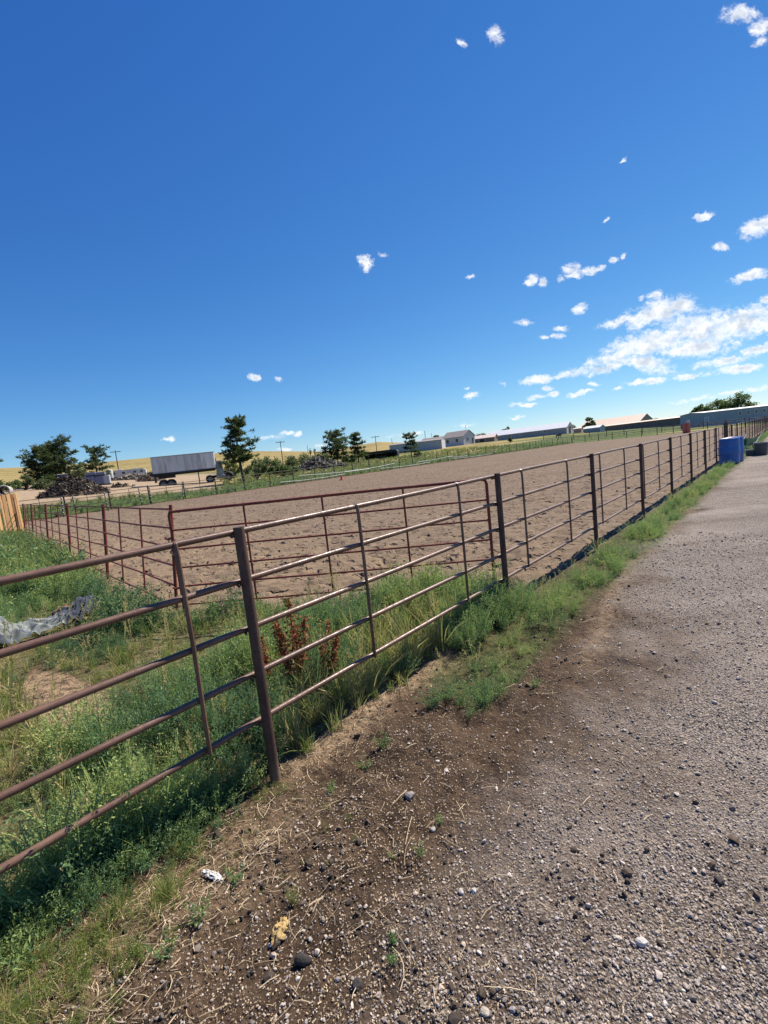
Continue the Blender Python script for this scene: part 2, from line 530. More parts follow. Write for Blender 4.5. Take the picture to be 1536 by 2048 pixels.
def ground_material():
    mt, t, b = new_mat('ground')
    co = t.n('ShaderNodeTexCoord').outputs['Object']
    za = t.n('ShaderNodeAttribute', attribute_name='zoneA')
    zb = t.n('ShaderNodeAttribute', attribute_name='zoneB')
    sa = t.n('ShaderNodeSeparateColor', {0: za.outputs['Color']})
    sb = t.n('ShaderNodeSeparateColor', {0: zb.outputs['Color']})
    nA = t.noise(co, 0.35, 5, 0.6); nB = t.noise(co, 2.3, 6, 0.65); nC = t.noise(co, 18, 6, 0.7); nD = t.noise(co, 90, 4, 0.7)
    # dark damp soil with chips
    soil = t.mix(t.ramp(nC, 0.35, 0.7), (0.030, 0.020, 0.0135), (0.088, 0.058, 0.037))
    soil = t.mix(t.ramp(nB, 0.42, 0.68, 0, 0.6), soil, (0.105, 0.069, 0.044))
    vor = t.n('ShaderNodeTexVoronoi', {'Vector': co, 'Scale': 150.0, 'Randomness': 1.0})
    chip = t.math('MULTIPLY', t.ramp(vor.outputs['Distance'], 0.30, 0.16), t.math('GREATER_THAN', t.n('ShaderNodeSeparateColor', {0: vor.outputs['Color']}).outputs[0], 0.72))
    soil = t.mix(t.math('MULTIPLY', chip, 0.7), soil, (0.50, 0.37, 0.25))
    # gravel: stones of several greys, browns
    v2 = t.n('ShaderNodeTexVoronoi', {'Vector': co, 'Scale': 105.0, 'Randomness': 1.0})
    v3 = t.n('ShaderNodeTexVoronoi', {'Vector': co, 'Scale': 210.0, 'Randomness': 1.0})
    s2 = t.n('ShaderNodeSeparateColor', {0: v2.outputs['Color']})
    g = t.mix(s2.outputs[0], (0.150, 0.124, 0.104), (0.50, 0.435, 0.385))
    g = t.mix(t.math('GREATER_THAN', s2.outputs[1], 0.86), g, (0.60, 0.53, 0.46))
    g = t.mix(t.math('GREATER_THAN', s2.outputs[2], 0.84), g, (0.055, 0.045, 0.040))
    s3 = t.n('ShaderNodeSeparateColor', {0: v3.outputs['Color']})
    g = t.mix(0.45, g, t.mix(s3.outputs[0], (0.155, 0.129, 0.109), (0.52, 0.455, 0.405)))
    g = t.mix(t.ramp(v2.outputs['Distance'], 0.40, 0.66, 0, 0.8), g, (0.07, 0.056, 0.046))
    g = t.mix(t.ramp(nA, 0.45, 0.62, 0, 0.5), g, (0.36, 0.31, 0.27))
    g = t.mix(t.ramp(nB, 0.55, 0.75, 0, 0.35), g, (0.17, 0.14, 0.118))
    al = t.n('ShaderNodeMapping', {'Vector': co, 'Rotation': (0, 0, -FROT_), 'Scale': (0.10, 1.5, 1.0)}).outputs[0]
    trk = t.noise(al, 1.0, 4, 0.6)
    g = t.mix(t.ramp(trk, 0.48, 0.64, 0, 0.25), g, (0.42, 0.375, 0.34))
    g = t.mix(t.ramp(trk, 0.46, 0.34, 0, 0.28), g, (0.11, 0.088, 0.072))
    # arena footing
    ar = t.mix(t.ramp(nC, 0.3, 0.7), (0.125, 0.092, 0.065), (0.208, 0.154, 0.110))
    al2 = t.n('ShaderNodeMapping', {'Vector': co, 'Rotation': (0, 0, -FROT_ + 0.35), 'Scale': (0.35, 2.6, 1.0)}).outputs[0]
    band = t.noise(al2, 1.0, 5, 0.62)
    ar = t.mix(t.ramp(band, 0.5, 0.68, 0, 0.6), ar, (0.245, 0.187, 0.140))
    ar = t.mix(t.ramp(band, 0.46, 0.32, 0, 0.55), ar, (0.105, 0.078, 0.060))
    ar = t.mix(t.ramp(nA, 0.4, 0.65, 0, 0.4), ar, (0.130, 0.096, 0.074))
    ar = t.mix(t.math('MULTIPLY', za.outputs['Alpha'], t.ramp(nB, 0.25, 0.6)), ar, (0.27, 0.200, 0.130))
    ar = t.mix(t.ramp(nD, 0.56, 0.72, 0, 0.45), ar, (0.30, 0.225, 0.155))
    # green ground, straw, dry hill, yard
    gn = t.mix(t.ramp(nC, 0.35, 0.65), (0.035, 0.060, 0.016), (0.085, 0.125, 0.030))
    gn = t.mix(t.ramp(nB, 0.5, 0.7, 0, 0.55), gn, (0.17, 0.15, 0.06))
    st = t.mix(t.ramp(nD, 0.35, 0.65), (0.20, 0.135, 0.085), (0.42, 0.305, 0.195))
    hl = t.mix(t.ramp(t.noise(co, 0.03, 6, 0.7), 0.35, 0.65), (0.26, 0.19, 0.075), (0.36, 0.27, 0.115))
    hl = t.mix(t.ramp(nB, 0.5, 0.75, 0, 0.4), hl, (0.20, 0.19, 0.08))
    yd = t.mix(t.ramp(nB, 0.35, 0.65), (0.25, 0.185, 0.125), (0.36, 0.28, 0.19))
    c = t.mix(t.math('MULTIPLY', za.outputs['Alpha'], t.ramp(nC, 0.3, 0.6)), soil, st)
    c = t.mix(sa.outputs[1], c, g)
    c = t.mix(sa.outputs[2], c, gn)
    c = t.mix(sa.outputs[0], c, ar)
    c = t.mix(sb.outputs[0], c, hl)
    c = t.mix(sb.outputs[1], c, yd)
    t.t.links.new(c, b.inputs['Base Color'])
    b.inputs['Roughness'].default_value = 0.95
    b.inputs['Specular IOR Level'].default_value = 0.15
    hN = t.math('ADD', t.math('MULTIPLY', nC, 0.03), t.math('MULTIPLY', nD, 0.008))
    hG = t.math('MULTIPLY', t.math('MULTIPLY', v2.outputs['Distance'], -0.016), sa.outputs[1])
    # clods and prints in the arena footing
    n3 = t.noise(co, 6.5, 3, 0.55); n4 = t.noise(co, 3.0, 2, 0.5)
    hA = t.math('MULTIPLY', t.math('ADD', t.ramp(n3, 0.58, 0.70, 0, -0.09), t.ramp(n4, 0.58, 0.72, 0, -0.11)), sa.outputs[0])
    hh = t.math('ADD', t.math('ADD', hN, hG), hA)
    bp = t.n('ShaderNodeBump', {'Strength': 0.9, 'Distance': 1.0, 'Height': hh})
    t.t.links.new(bp.outputs[0], b.inputs['Normal'])
    return mt


M_GROUND = ground_material()


def rust_pipe(name, col, col2, rough=0.5, metal=0.25):
    mt, t, b = new_mat(name)
    co = t.n('ShaderNodeTexCoord').outputs['Object']
    n1 = t.noise(co, 3.0, 6, 0.65); n2 = t.noise(co, 45, 5, 0.7)
    c = t.mix(t.ramp(n1, 0.38, 0.66), col, col2)
    c = t.mix(t.ramp(n2, 0.45, 0.75, 0, 0.55), c, tuple(x * 0.55 for x in col))
    n3 = t.noise(co, 7, 6, 0.75)
    c = t.mix(t.ramp(n3, 0.60, 0.72, 0, 0.75), c, (0.27, 0.125, 0.06))
    n4 = t.noise(t.n('ShaderNodeMapping', {'Vector': co, 'Scale': (14, 14, 1.6)}).outputs[0], 1.0, 5, 0.7)
    c = t.mix(t.ramp(n4, 0.55, 0.75, 0, 0.5), c, tuple(x * 0.45 for x in col))
    zz = t.n('ShaderNodeSeparateXYZ', {0: co}).outputs[2]
    c = t.mix(t.math('MULTIPLY', t.ramp(t.math('ADD', zz, t.math('MULTIPLY', n3, 0.16)), 0.24, 0.06), 0.7), c, (0.20, 0.14, 0.09))
    t.t.links.new(c, b.inputs['Base Color'])
    b.inputs['Metallic'].default_value = metal
    t.t.links.new(t.ramp(n2, 0.3, 0.7, rough - 0.1, rough + 0.2), b.inputs['Roughness'])
    bp = t.n('ShaderNodeBump', {'Strength': 0.25, 'Distance': 0.003, 'Height': n2})
    t.t.links.new(bp.outputs[0], b.inputs['Normal'])
    return mt


M_PIPE = rust_pipe('brown_pipe', (0.108, 0.056, 0.038), (0.180, 0.102, 0.070), 0.38, 0.0)
M_POST = rust_pipe('brown_post', (0.054, 0.028, 0.022), (0.095, 0.050, 0.037), 0.6, 0.0)
M_RED = rust_pipe('red_paint_pipe', (0.150, 0.024, 0.016), (0.22, 0.045, 0.028), 0.55, 0.0)
M_FARPIPE = rust_pipe('dark_pipe', (0.06, 0.050, 0.045), (0.10, 0.08, 0.065), 0.6, 0.2)

# ------------------------------------------------------------------ ground sheet, split by kind of ground
def build_ground():
    fine = np.linspace(R_(-76), R_(76), 520)
    coarse = np.linspace(R_(76), R_(284), 40)[1:-1]
    th = np.concatenate([fine, coarse])
    rr = np.concatenate([np.exp(np.linspace(math.log(0.45), math.log(14), 430)),
                         np.exp(np.linspace(math.log(14), math.log(120), 190))[1:],
                         np.exp(np.linspace(math.log(120), math.log(4200), 90))[1:]])
    T, Rr = np.meshgrid(th, rr)
    X = (np.sin(T) * Rr).ravel(); Y = (np.cos(T) * Rr).ravel()
    Zn = zones(X, Y)
    Zv = Hbase(X, Y) + micro(X, Y, Zn)
    nt_, nr = len(th), len(rr)
    V = np.stack([X, Y, Zv], 1)
    V = np.vstack([V, [[0, 0, 0]]])
    i = np.arange(nr - 1)[:, None] * nt_; k = np.arange(nt_)[None, :]; k2 = (k + 1) % nt_
    quads = np.stack([i + k, i + nt_ + k, i + nt_ + k2, i + k2], -1).reshape(-1, 4)[:, ::-1]
    A = np.stack([Zn['arena'], Zn['gravel'], Zn['green'] * (1 - 0.6 * sst(-Rr.ravel(), -9, -6)), np.maximum(Zn['straw'], 0.55 * Zn['left'] * (1 - Zn['arena']))], 1)
    B = np.stack([Zn['hill'], Zn['yard'], 0 * X, 0 * X + 1], 1)
    A = np.vstack([A, A[:1]]); B = np.vstack([B, B[:1]])
    ce = V[quads].mean(1)
    s, n = sn_of(ce[:, 0], ce[:, 1]); r = np.hypot(ce[:, 0], ce[:, 1])
    Zc = zones(ce[:, 0], ce[:, 1])
    kind = np.zeros(len(quads), int)
    kind[Zc['gravel'] > 0.5] = 1
    kind[Zc['arena'] > 0.5] = 2
    kind[r > 260] = 3
    kind[(r < 260) & (Zc['yard'] > 0.5)] = 4
    for kk, nm in ((0, 'ground'), (1, 'gravel_road'), (2, 'arena_sand'), (3, 'hills'), (4, 'dirt_yard')):
        q = quads[kind == kk]
        if kk == 0:
            c = len(V) - 1
            fan = [(c, int(a), int((a + 1) % nt_), c) for a in range(nt_)]
        u, inv = np.unique(q.ravel(), return_inverse=True)
        q2 = inv.reshape(-1, 4)
        me = mesh_from(nm, V[u], q2, M_GROUND, True, {'zoneA': A[u], 'zoneB': B[u]})
        tag(link(nm, me), kind='structure')


build_ground()


def gz(x, y):
    x = np.atleast_1d(np.asarray(x, float)); y = np.atleast_1d(np.asarray(y, float))
    return Hbase(x, y) + micro(x, y, zones(x, y))


def gz1(x, y):
    return float(gz(x, y)[0])


def at_ground(px, py):
    """point of the flat near ground that a photograph pixel shows"""
    d = ray(px, py); t = -CAMH / d[2]
    return d[0] * t, d[1] * t


def far_pt(px, py, r):
    """ground point at distance r in the direction of a photograph pixel"""
    d = ray(px, py); k = r / math.hypot(d[0], d[1])
    x, y = d[0] * k, d[1] * k
    return x, y, float(Hbase(x, y))


def pxsize(px, x, y):
    """metres covered by px photograph pixels at a place"""
    dep = x * FWD[0] + y * FWD[1]
    return px * dep / F

# ------------------------------------------------------------------ pipe fences
RAILZ = [1.29, 1.045, 0.805, 0.56, 0.32]
SP = 2.63


def pipe_fence(name, label, s0, n0, az, posts, stays, length, start, rails, mp, mr, ms, pr, rr_, sr, off, post_top, group=None, terrain=False, seg=1.3, jit=0.0):
    """fence along local x; posts at x values; rails pass beside the posts (local y = off)"""
    x0, y0, _ = fw(s0, n0)
    root = thing(name, label, 'fence', (x0, y0, 0), az, group)
    ca, sa = math.cos(az), math.sin(az)
    rg = random.Random(hash(name) % 1000 + len(posts))

    def z_at(x):
        return float(Hbase(x0 + ca * x, y0 + sa * x)) if terrain else 0.0
    for x in posts:
        z = z_at(x); tilt = rg.uniform(-1, 1) * jit; tl2 = rg.uniform(-1, 1) * jit
        b = MB()
        b.tube([(x, 0, z - 0.25), (x + tilt * .5, tl2 * .5, z + post_top * .5), (x + tilt, tl2, z + post_top)], pr, 14)
        b.tube([(x + tilt, tl2, z + post_top - 0.003), (x + tilt, tl2, z + post_top + 0.006)], pr * 0.97, 14)
        b.build('post', mp, root, True)
    for i, zr in enumerate(rails):
        b = MB(); pts = []
        nseg = max(2, int(length / seg))
        for k in range(nseg + 1):
            x = start + length * k / nseg
            pts.append((x, off + rg.uniform(-1, 1) * 0.004, z_at(x) + zr + rg.uniform(-1, 1) * 0.006 - jit * rg.random() * 0.6))
        b.tube(pts, rr_, 10)
        b.build('rail', mr, root, True)
    for x in stays:
        z = z_at(x)
        b = MB()
        top, bot = rails[0], rails[-1]
        yo = off - rr_ - sr * 0.6 if off > 0 else off + rr_ + sr * .6
        # hooked over the top rail, welded on the lower ones
        b.tube([(x, off, z + top + rr_ * 0.6), (x, off + (yo - off) * 0.7, z + top + rr_ * 0.2), (x, yo, z + top - 0.05), (x + 0.004, yo, z + (top + bot) / 2), (x, yo, z + bot - 0.012)], sr, 8)
        b.build('stay', ms, root, True)
    return root


mf = pipe_fence('pipe_fence', 'long brown pipe fence beside the gravel road, nearest the camera', 0, 0, FROT,
                [SP * k for k in range(-1, 38)], [-1.48, -0.30, 0.84, 2.0, 3.18] + [4.41 + 1.25 * k for k in range(0, 70)], 104.0, -4.0, RAILZ,
                M_POST, M_PIPE, M_PIPE, 0.0265, 0.0155, 0.0108, 0.042, 1.31)
# welded clips that hold the rails to the posts, as parts
for k in range(-1, 9):
    for z in RAILZ:
        MB().tube([(SP * k - 0.034, 0.040, z - 0.006), (SP * k - 0.030, 0.02, z - 0.02), (SP * k, 0.062, z - 0.024), (SP * k + 0.030, 0.02, z - 0.02), (SP * k + 0.034, 0.040, z - 0.006)], 0.0055, 6).build('rail_clip', M_POST, mf)
# latch chain post of the side gate, thicker pair
b = MB(); b.tube([(SP * 8 + 0.5, 0, -0.2), (SP * 8 + 0.5, 0, 1.45)], 0.07, 14); b.build('gate_post', M_POST, mf, True)

RED_A = (-2.53, 5.28)
dxr, dyr = -13.84 - RED_A[0], 17.86 - RED_A[1]
RED_AZ = math.atan2(dyr, dxr); RED_L = math.hypot(dxr, dyr)
RED_Z = [1.26, 1.04, 0.82, 0.60, 0.38, 0.13]


def red_run(root, n_posts):
    rp = [0.0, 3.42, 7.0, 10.6, 14.2, RED_L]
    for x in rp:
        MB().tube([(x, 0, -0.2), (x, 0, 1.30)], 0.019 if x == 0 else 0.026, 12).build('post', M_RED, root, True)
    for z in RED_Z:
        MB().tube([(-0.05 + (RED_L + .05) * k / 14, 0.036 + random.uniform(-1, 1) * .006, z + random.uniform(-1, 1) * .012) for k in range(15)], 0.0115, 8).build('rail', M_RED, root, True)
    for a, c in zip(rp[:-1], rp[1:]):
        for f in (0.34, 0.67):
            x = a + (c - a) * f
            MB().tube([(x, 0.022, RED_Z[0]), (x + .01, 0.022, 0.7), (x, 0.022, RED_Z[-1] - 0.02)], 0.0115, 8).build('stay', M_RED, root, True)


rf = thing('pipe_fence', 'red painted pipe fence running from the red gate back to the wooden fence', 'fence', (*RED_A, 0), RED_AZ, rot=(R_(5.5), 0, RED_AZ))
red_run(rf, 6)
# red gate, chained to the fence at one end and hung by the near corner
G0 = np.array([-2.40, 5.20]); G1 = np.array([1.10, 4.86])
gl = float(np.hypot(*(G1 - G0))); gaz = math.atan2(G1[1] - G0[1], G1[0] - G0[0])
gt = thing('pipe_gate', 'dark red six bar pipe gate across the arena corner', 'gate', (*G0, 0), gaz)
GZ = [1.225, 1.01, 0.795, 0.58, 0.365, 0.15]
MB().tube([(0, 0, 0.0), (0, 0, 1.18), (0.012, 0, 1.215), (0.05, 0, GZ[0])], 0.0165, 10).build('end_frame', M_RED, gt, True)
MB().tube([(gl, 0, 0.08), (gl, 0, 1.18), (gl - 0.012, 0, 1.215), (gl - 0.05, 0, GZ[0])], 0.0165, 10).build('end_frame', M_RED, gt, True)
for i, z in enumerate(GZ):
    MB().tube([(0.01 + (gl - 0.02) * k / 6, 0, z + random.uniform(-1, 1) * .003) for k in range(7)], 0.0165 if i == 0 else 0.0105, 10).build('rail', M_RED, gt, True)
for f in (0.25, 0.5, 0.75):
    MB().tube([(gl * f, -0.02, GZ[0]), (gl * f, -0.024, 0.7), (gl * f, -0.02, GZ[-1] - .02)], 0.0115, 8).build('stay', M_RED, gt, True)
for z in (0.35, 0.93):
    MB().tube([(-0.01, 0, z), (-0.06, 0.0, z - .012), (-0.10, 0.02, z)], 0.012, 8).build('hinge', M_RED, gt, True)
b = MB(); b.tube([(-0.03 + 0.02 * math.cos(k), 0.02 * math.sin(k * 2), 0.95 - 0.02 * k) for k in range(14)], 0.007, 6)
b.build('chain', M_POST, gt, True)

# fences round the far sides of the arena
pipe_fence('pipe_fence', 'dark pipe fence along the far side of the sandy arena', 5.0, N_FAR, FROT,
           [SP * k for k in range(0, 37)], [SP * k + 1.3 for k in range(0, 37)], 95.0, 0, [1.25, 1.0, 0.76, 0.52, 0.28],
           M_FARPIPE, M_FARPIPE, M_FARPIPE, 0.045, 0.02, 0.016, -0.06, 1.33, seg=2.6, jit=0.02, terrain=True)
pipe_fence('pipe_fence', 'dark pipe fence closing the distant end of the arena', S_END, N_FAR, FROT - math.pi / 2,
           [SP * k for k in range(0, 13)], [SP * k + 1.3 for k in range(0, 13)], 33.0, 0, [1.3, 1.0, 0.7, 0.4],
           M_FARPIPE, M_FARPIPE, M_FARPIPE, 0.06, 0.025, 0.02, -0.06, 1.4, seg=2.6, jit=0.02, terrain=True)
pipe_fence('pipe_fence', 'distant dark pipe fence in the green field before the grey barn', S_END + 14, 45, FROT - math.pi / 2,
           [SP * 1.4 * k for k in range(0, 22)], [], 80.0, 0, [1.3, 0.9, 0.5],
           M_FARPIPE, M_FARPIPE, M_FARPIPE, 0.07, 0.03, 0.02, -0.06, 1.4, seg=5, jit=0.03, terrain=True)

M_WHITE = mat('white_paint', (0.52, 0.53, 0.52), 0.5, var=0.1)
M_PALEPIPE = mat('weathered_alloy', (0.30, 0.32, 0.29), 0.5, var=0.2, scale=1.2)
M_DARK = mat('dark_steel', (0.03, 0.03, 0.033), 0.6)
# leaning electric fence stakes with white insulators along the left of the far fence
i = 0
for px, py in ((150, 1014), (215, 1010), (303, 1004), (367, 1000), (283, 1006), (124, 1018)):
    x, y = at_ground(px, py)
    a_ = math.atan2(x, y); dx_, dy_ = math.sin(a_), math.cos(a_)
    k = (N_FAR - 0.5 + FX * FN[0] + FY * FN[1]) / (dx_ * FN[0] + dy_ * FN[1])
    x, y = dx_ * k, dy_ * k
    lbl = ['dark banded stake in front of the middle of the scrap heap', 'dark stake with white bands, right of the scrap heap and leaning', 'dark banded stake below the rear corner of the trailer', 'dark banded stake in front of the middle of the trailer', 'dark banded stake left of the trailer wheels', 'dark banded stake in front of the left half of the scrap heap'][i]
    st = thing('fence_stake', lbl, 'stake', (x, y, float(Hbase(x, y))), random.uniform(0, 3), 'stakes along the far arena fence', rot=(R_(random.uniform(-9, -3)), R_(random.uniform(-9, 3)), 0))
    MB().box((0, 0, 0.55), (0.05, 0.035, 1.5)).box((0, 0.02, 0.55), (0.012, 0.05, 1.5)).build('stake', M_DARK, st)
    bb = MB()
    for z in (0.3, 0.55, 0.8, 1.05, 1.25):
        bb.box((0, 0, z), (0.075, 0.07, 0.05), bevel=.01)
    bb.build('insulator', M_WHITE, st)
    i += 1

# pale irrigation pipes lying along the far fence
PP = [((560, 968), (690, 947)), ((690, 944), (790, 929)), ((600, 961), (740, 938)), ((760, 936), (860, 925)), ((835, 921), (905, 912)), ((890, 926), (935, 914)), ((905, 918), (985, 908))]
PL = ['pale pipe lying below the fence left of the orange cone', 'pale pipe lying behind the orange cone', 'pale pipe propped on the fence right of the lone tall pine',
      'pale pipe lying under the black shelter', 'pale pipe lying before the low grey shed', 'short pale pipe tilted against the fence before the house', 'pale pipe lying along the fence before the white house']
for q, ((xa, ya), (xb, yb)) in enumerate(PP):
    a = azel(xa, ya)[0]; c = azel(xb, yb)[0]
    nn_ = N_FAR - 0.35 - 0.12 * (q % 3)

    def hit(az_):
        dx, dy = math.sin(az_), math.cos(az_)
        r = (nn_ + FX * FN[0] + FY * FN[1]) / (dx * FN[0] + dy * FN[1])
        return np.array([dx * r, dy * r])
    A = hit(a); C = hit(c)
    za = 0.28 + 0.5 * ((q * 7) % 3) / 2.5; zc = 0.22 + 0.45 * ((q * 5) % 3) / 2
    mid = (A + C) / 2; L = float(np.hypot(*(C - A))); az_ = math.atan2(C[1] - A[1], C[0] - A[0])
    o = MB().tube([(-L / 2, 0, za), (-L / 6, 0, (2 * za + zc) / 3 - .08), (L / 6, 0, (za + 2 * zc) / 3 - .08), (L / 2, 0, zc)], 0.042, 10).build('pale_pipe', M_PALEPIPE, None, True, (mid[0], mid[1], float(Hbase(*mid))), (0, 0, az_))
    tag(o, PL[q], 'pipe', 'pale pipes along the far arena fence')

# ------------------------------------------------------------------ wooden fence, white stake, culvert
def wood_mat():
    mt, t, b = new_mat('cedar_boards')
    co = t.n('ShaderNodeTexCoord').outputs['Object']
    mp = t.n('ShaderNodeMapping', {'Vector': co, 'Scale': (1.0, 9.0, 0.0)}).outputs[0]
    v = t.n('ShaderNodeAttribute', attribute_name='tint').outputs['Fac']
    mp2 = t.n('ShaderNodeMapping', {'Vector': co, 'Scale': (40, 40, 2.5)}).outputs[0]
    g = t.noise(mp2, 1.0, 5, 0.7)
    c = t.mix(v, (0.60, 0.38, 0.17), (0.20, 0.085, 0.035))
    c = t.mix(t.ramp(g, 0.50, 0.72, 0, .7), c, (0.62, 0.44, 0.23))
    t.t.links.new(c, b.inputs['Base Color']); b.inputs['Roughness'].default_value = 0.75
    return mt


M_WOOD = wood_mat()
WAZ = R_(262)                                   # runs from its visible end towards the left and the camera
wx, wy = -13.95, 17.95
wf = thing('wooden_fence', 'new golden picket board fence at the left edge behind tall grass', 'fence', (wx, wy, 0), WAZ)
V = []; Fq = []; tint = []
x = 0.0
wr = random.Random(3)
while x < 5.5:
    wd = wr.uniform(0.07, 0.09); ht = 1.72 + wr.uniform(-.03, .03); d = 0.018; yo = wr.choice([-.02, 0, .02])
    b0 = len(V); h2 = wd / 2
    prof = [(-h2, 0.02), (h2, 0.02), (h2, ht - 0.03), (h2 - 0.03, ht), (-h2 + 0.03, ht), (-h2, ht - 0.03)]
    for yy_ in (yo, yo + d):
        V += [(x + px_ + (wr.uniform(-.004, .004)), yy_, pz_) for px_, pz_ in prof]
    Fq += [tuple(b0 + k for k in (5, 4, 3, 2, 1, 0)), tuple(b0 + 6 + k for k in range(6))]
    for k in range(6):
        Fq.append((b0 + k, b0 + (k + 1) % 6, b0 + 6 + (k + 1) % 6, b0 + 6 + k))
    tv = wr.choice([0.0, 0.1, 0.3, 0.6, 1.0]); tint += [tv] * 12
    x += wd + wr.uniform(0.012, 0.026)
me = mesh_from('pickets', V, Fq, M_WOOD, False, {'tint': np.array(tint)})
link('picket_boards', me, wf)
b = MB()
for z in (0.35, 0.95, 1.5):
    b.box((2.75, -0.045, z), (5.5, 0.04, 0.09))
o = b.build('back_rail', M_WOOD, wf)
for x in (0.1, 2.5, 4.9):
    MB().box((x, -0.12, 0.8), (0.09, 0.09, 1.9)).build('post', M_WOOD, wf)
x, y, z = far_pt(25, 1000, 19.5)
o = MB().tube([(0, 0, -0.2), (0.01, 0.005, 1.93)], [0.028, 0.026], 10).build('white_stake', M_WHITE, None, True, (-14.15 - 0.5, 17.1 + .35, 0))
tag(o, 'thin white post standing behind the wooden board fence', 'post')
# culvert pipe beyond the fence
M_CONC = mat('grey_culvert', (0.42, 0.41, 0.38), 0.7, var=0.15, scale=2, bump=.2)
x, y, z = far_pt(9, 986, 55)
z = CAMH + azel(9, 990)[1] * 55
cv_ = thing('culvert_pipe', 'large pale culvert pipe end seen over the wooden fence', 'culvert', (x, y, z - 0.02), R_(12))
prof = [(0.36, 0), (0.44, 0.0), (0.47, 0.06), (0.47, 0.16), (0.43, 0.2), (0.43, 5.0), (0.36, 5.0), (0.36, 0.0)]
b = MB()
n = 28; Vv = []; Ff = []
for r_, zz in prof:
    for k in range(n):
        a = 2 * math.pi * k / n
        Vv.append((-zz + 0.35, r_ * math.cos(a), 0.45 + r_ * math.sin(a)))
for i in range(len(prof) - 1):
    for k in range(n):
        Ff.append((i * n + k, i * n + (k + 1) % n, (i + 1) * n + (k + 1) % n, (i + 1) * n + k))
cv_.rotation_euler = (0, 0, R_(-55))
b.add(Vv, Ff).build('pipe_wall', M_CONC, cv_, True)
b = MB()
for xx in (-0.6, -2.6, -4.2):
    b.box((xx, 0, 0.0), (0.2, 1.0, 0.2)).box((xx, 0, -1.0), (0.25, 0.8, 2.0))
b.build('timber_cradle', mat('old_timber', (0.12, 0.09, 0.06)), cv_)

# ------------------------------------------------------------------ barrels, wheelbarrow, tubs by the road
M_BLUE = mat('blue_plastic', (0.012, 0.125, 0.42), 0.4, var=0.12, scale=3, spec=.5)
M_BLUEIN = mat('blue_lid', (0.05, 0.16, 0.50), 0.4, var=0.1)
BP = [(-0.0, 0), (0.27, 0), (0.295, 0.02), (0.30, 0.06), (0.31, 0.25), (0.306, 0.28), (0.316, 0.31), (0.322, 0.45), (0.316, 0.58), (0.306, 0.61), (0.312, 0.64), (0.303, 0.82), (0.297, 0.87), (0.285, 0.885)]


def barrel(label, loc, rz, tilt=0.0):
    t = thing('plastic_barrel', label, 'barrel', loc, rz, 'blue barrels beside the fence', rot=(0, tilt, rz))
    MB().lathe(BP, 36).build('barrel_body', M_BLUE, t, True)
    MB().lathe([(0.300, 0.865), (0.307, 0.875), (0.307, 0.895), (0.295, 0.905), (0.275, 0.895), (0.27, 0.88), (0.0, 0.88)], 36).build('barrel_rim', M_BLUEIN, t, True)
    MB().lathe([(0.035, 0.88), (0.035, 0.90), (0.0, 0.90)], 14, (0.17, 0.05, 0)).lathe([(0.035, 0.88), (0.035, 0.90), (0, 0.90)], 14, (-0.17, -0.05, 0)).build('bung_cap', M_BLUEIN, t, True)


bx, by = at_ground(1459, 927)
barrel('blue plastic barrel at the road edge, the nearer of two', (bx, by, -0.01), 0.4)
barrel('blue plastic barrel half hidden behind the nearer blue barrel', (bx + 0.62, by + 0.62, -0.01), 1.2)

M_GREEN = mat('green_tray', (0.015, 0.16, 0.10), 0.4, var=0.1)
M_RUB = mat('grey_rubber', (0.075, 0.08, 0.085), 0.6, var=0.15)
M_RUBIN = mat('pale_rim', (0.34, 0.35, 0.35), 0.5, var=0.1)
M_TYRE = mat('tyre_rubber', (0.02, 0.02, 0.021), 0.85)
gx, gy = at_ground(1492, 906); gx += .3; gy += .45
wb = thing('wheelbarrow', 'green wheelbarrow with pale handles behind the blue barrels', 'wheelbarrow', (gx, gy, 0), R_(-150))
# tray: hollow tapered tub
b = MB()
lay = [(-0.30, 0.18, 0.22, 0.20, 0.30), ]
out_b = [(-0.30, -0.2), (0.30, -0.17), (0.30, 0.17), (-0.30, 0.2)]
out_t = [(-0.48, -0.34), (0.50, -0.30), (0.50, 0.30), (-0.48, 0.34)]
V = [(x_, y_, 0.30) for x_, y_ in out_b] + [(x_, y_, 0.60) for x_, y_ in out_t] + [(x_ * .95, y_ * .94, 0.60) for x_, y_ in out_t] + [(x_ * .95, y_ * .94, 0.32) for x_, y_ in out_b]
Ff = [(3, 2, 1, 0)] + [(k, (k + 1) % 4, 4 + (k + 1) % 4, 4 + k) for k in range(4)] + [(4 + k, 4 + (k + 1) % 4, 8 + (k + 1) % 4, 8 + k) for k in range(4)] + [(8 + k, 8 + (k + 1) % 4, 12 + (k + 1) % 4, 12 + k) for k in range(4)] + [(12, 13, 14, 15)]
b.add(V, Ff).build('tray', M_GREEN, wb)
for sgn in (-1, 1):
    MB().tube([(0.62, sgn * 0.06, 0.2), (0.1, sgn * 0.2, 0.27), (-0.45, sgn * 0.27, 0.40), (-1.0, sgn * 0.31, 0.80)], 0.022, 8).build('handle', M_PALEPIPE, wb, True)
    MB().tube([(-0.15, sgn * 0.24, 0.3), (-0.28, sgn * 0.25, 0.0), (-0.4, sgn * 0.25, 0.36)], 0.016, 8).build('leg', M_DARK, wb, True)
wh = MB()
for k in range(24):
    pass
ring = [(0.62 + 0.19 * math.cos(a), 0, 0.2 + 0.19 * math.sin(a)) for a in np.linspace(0, 2 * math.pi, 25)]
wl = MB().tube([(p[0] - (p[0] - .62) * .2, 0, p[2] - (p[2] - .2) * .2) for p in ring], 0.045, 10, False).build('wheel', M_TYRE, wb, True)
MB().tube([(0.62, -0.05, 0.2), (0.62, 0.05, 0.2)], 0.11, 16).build('rim', M_PALEPIPE, wl, True)


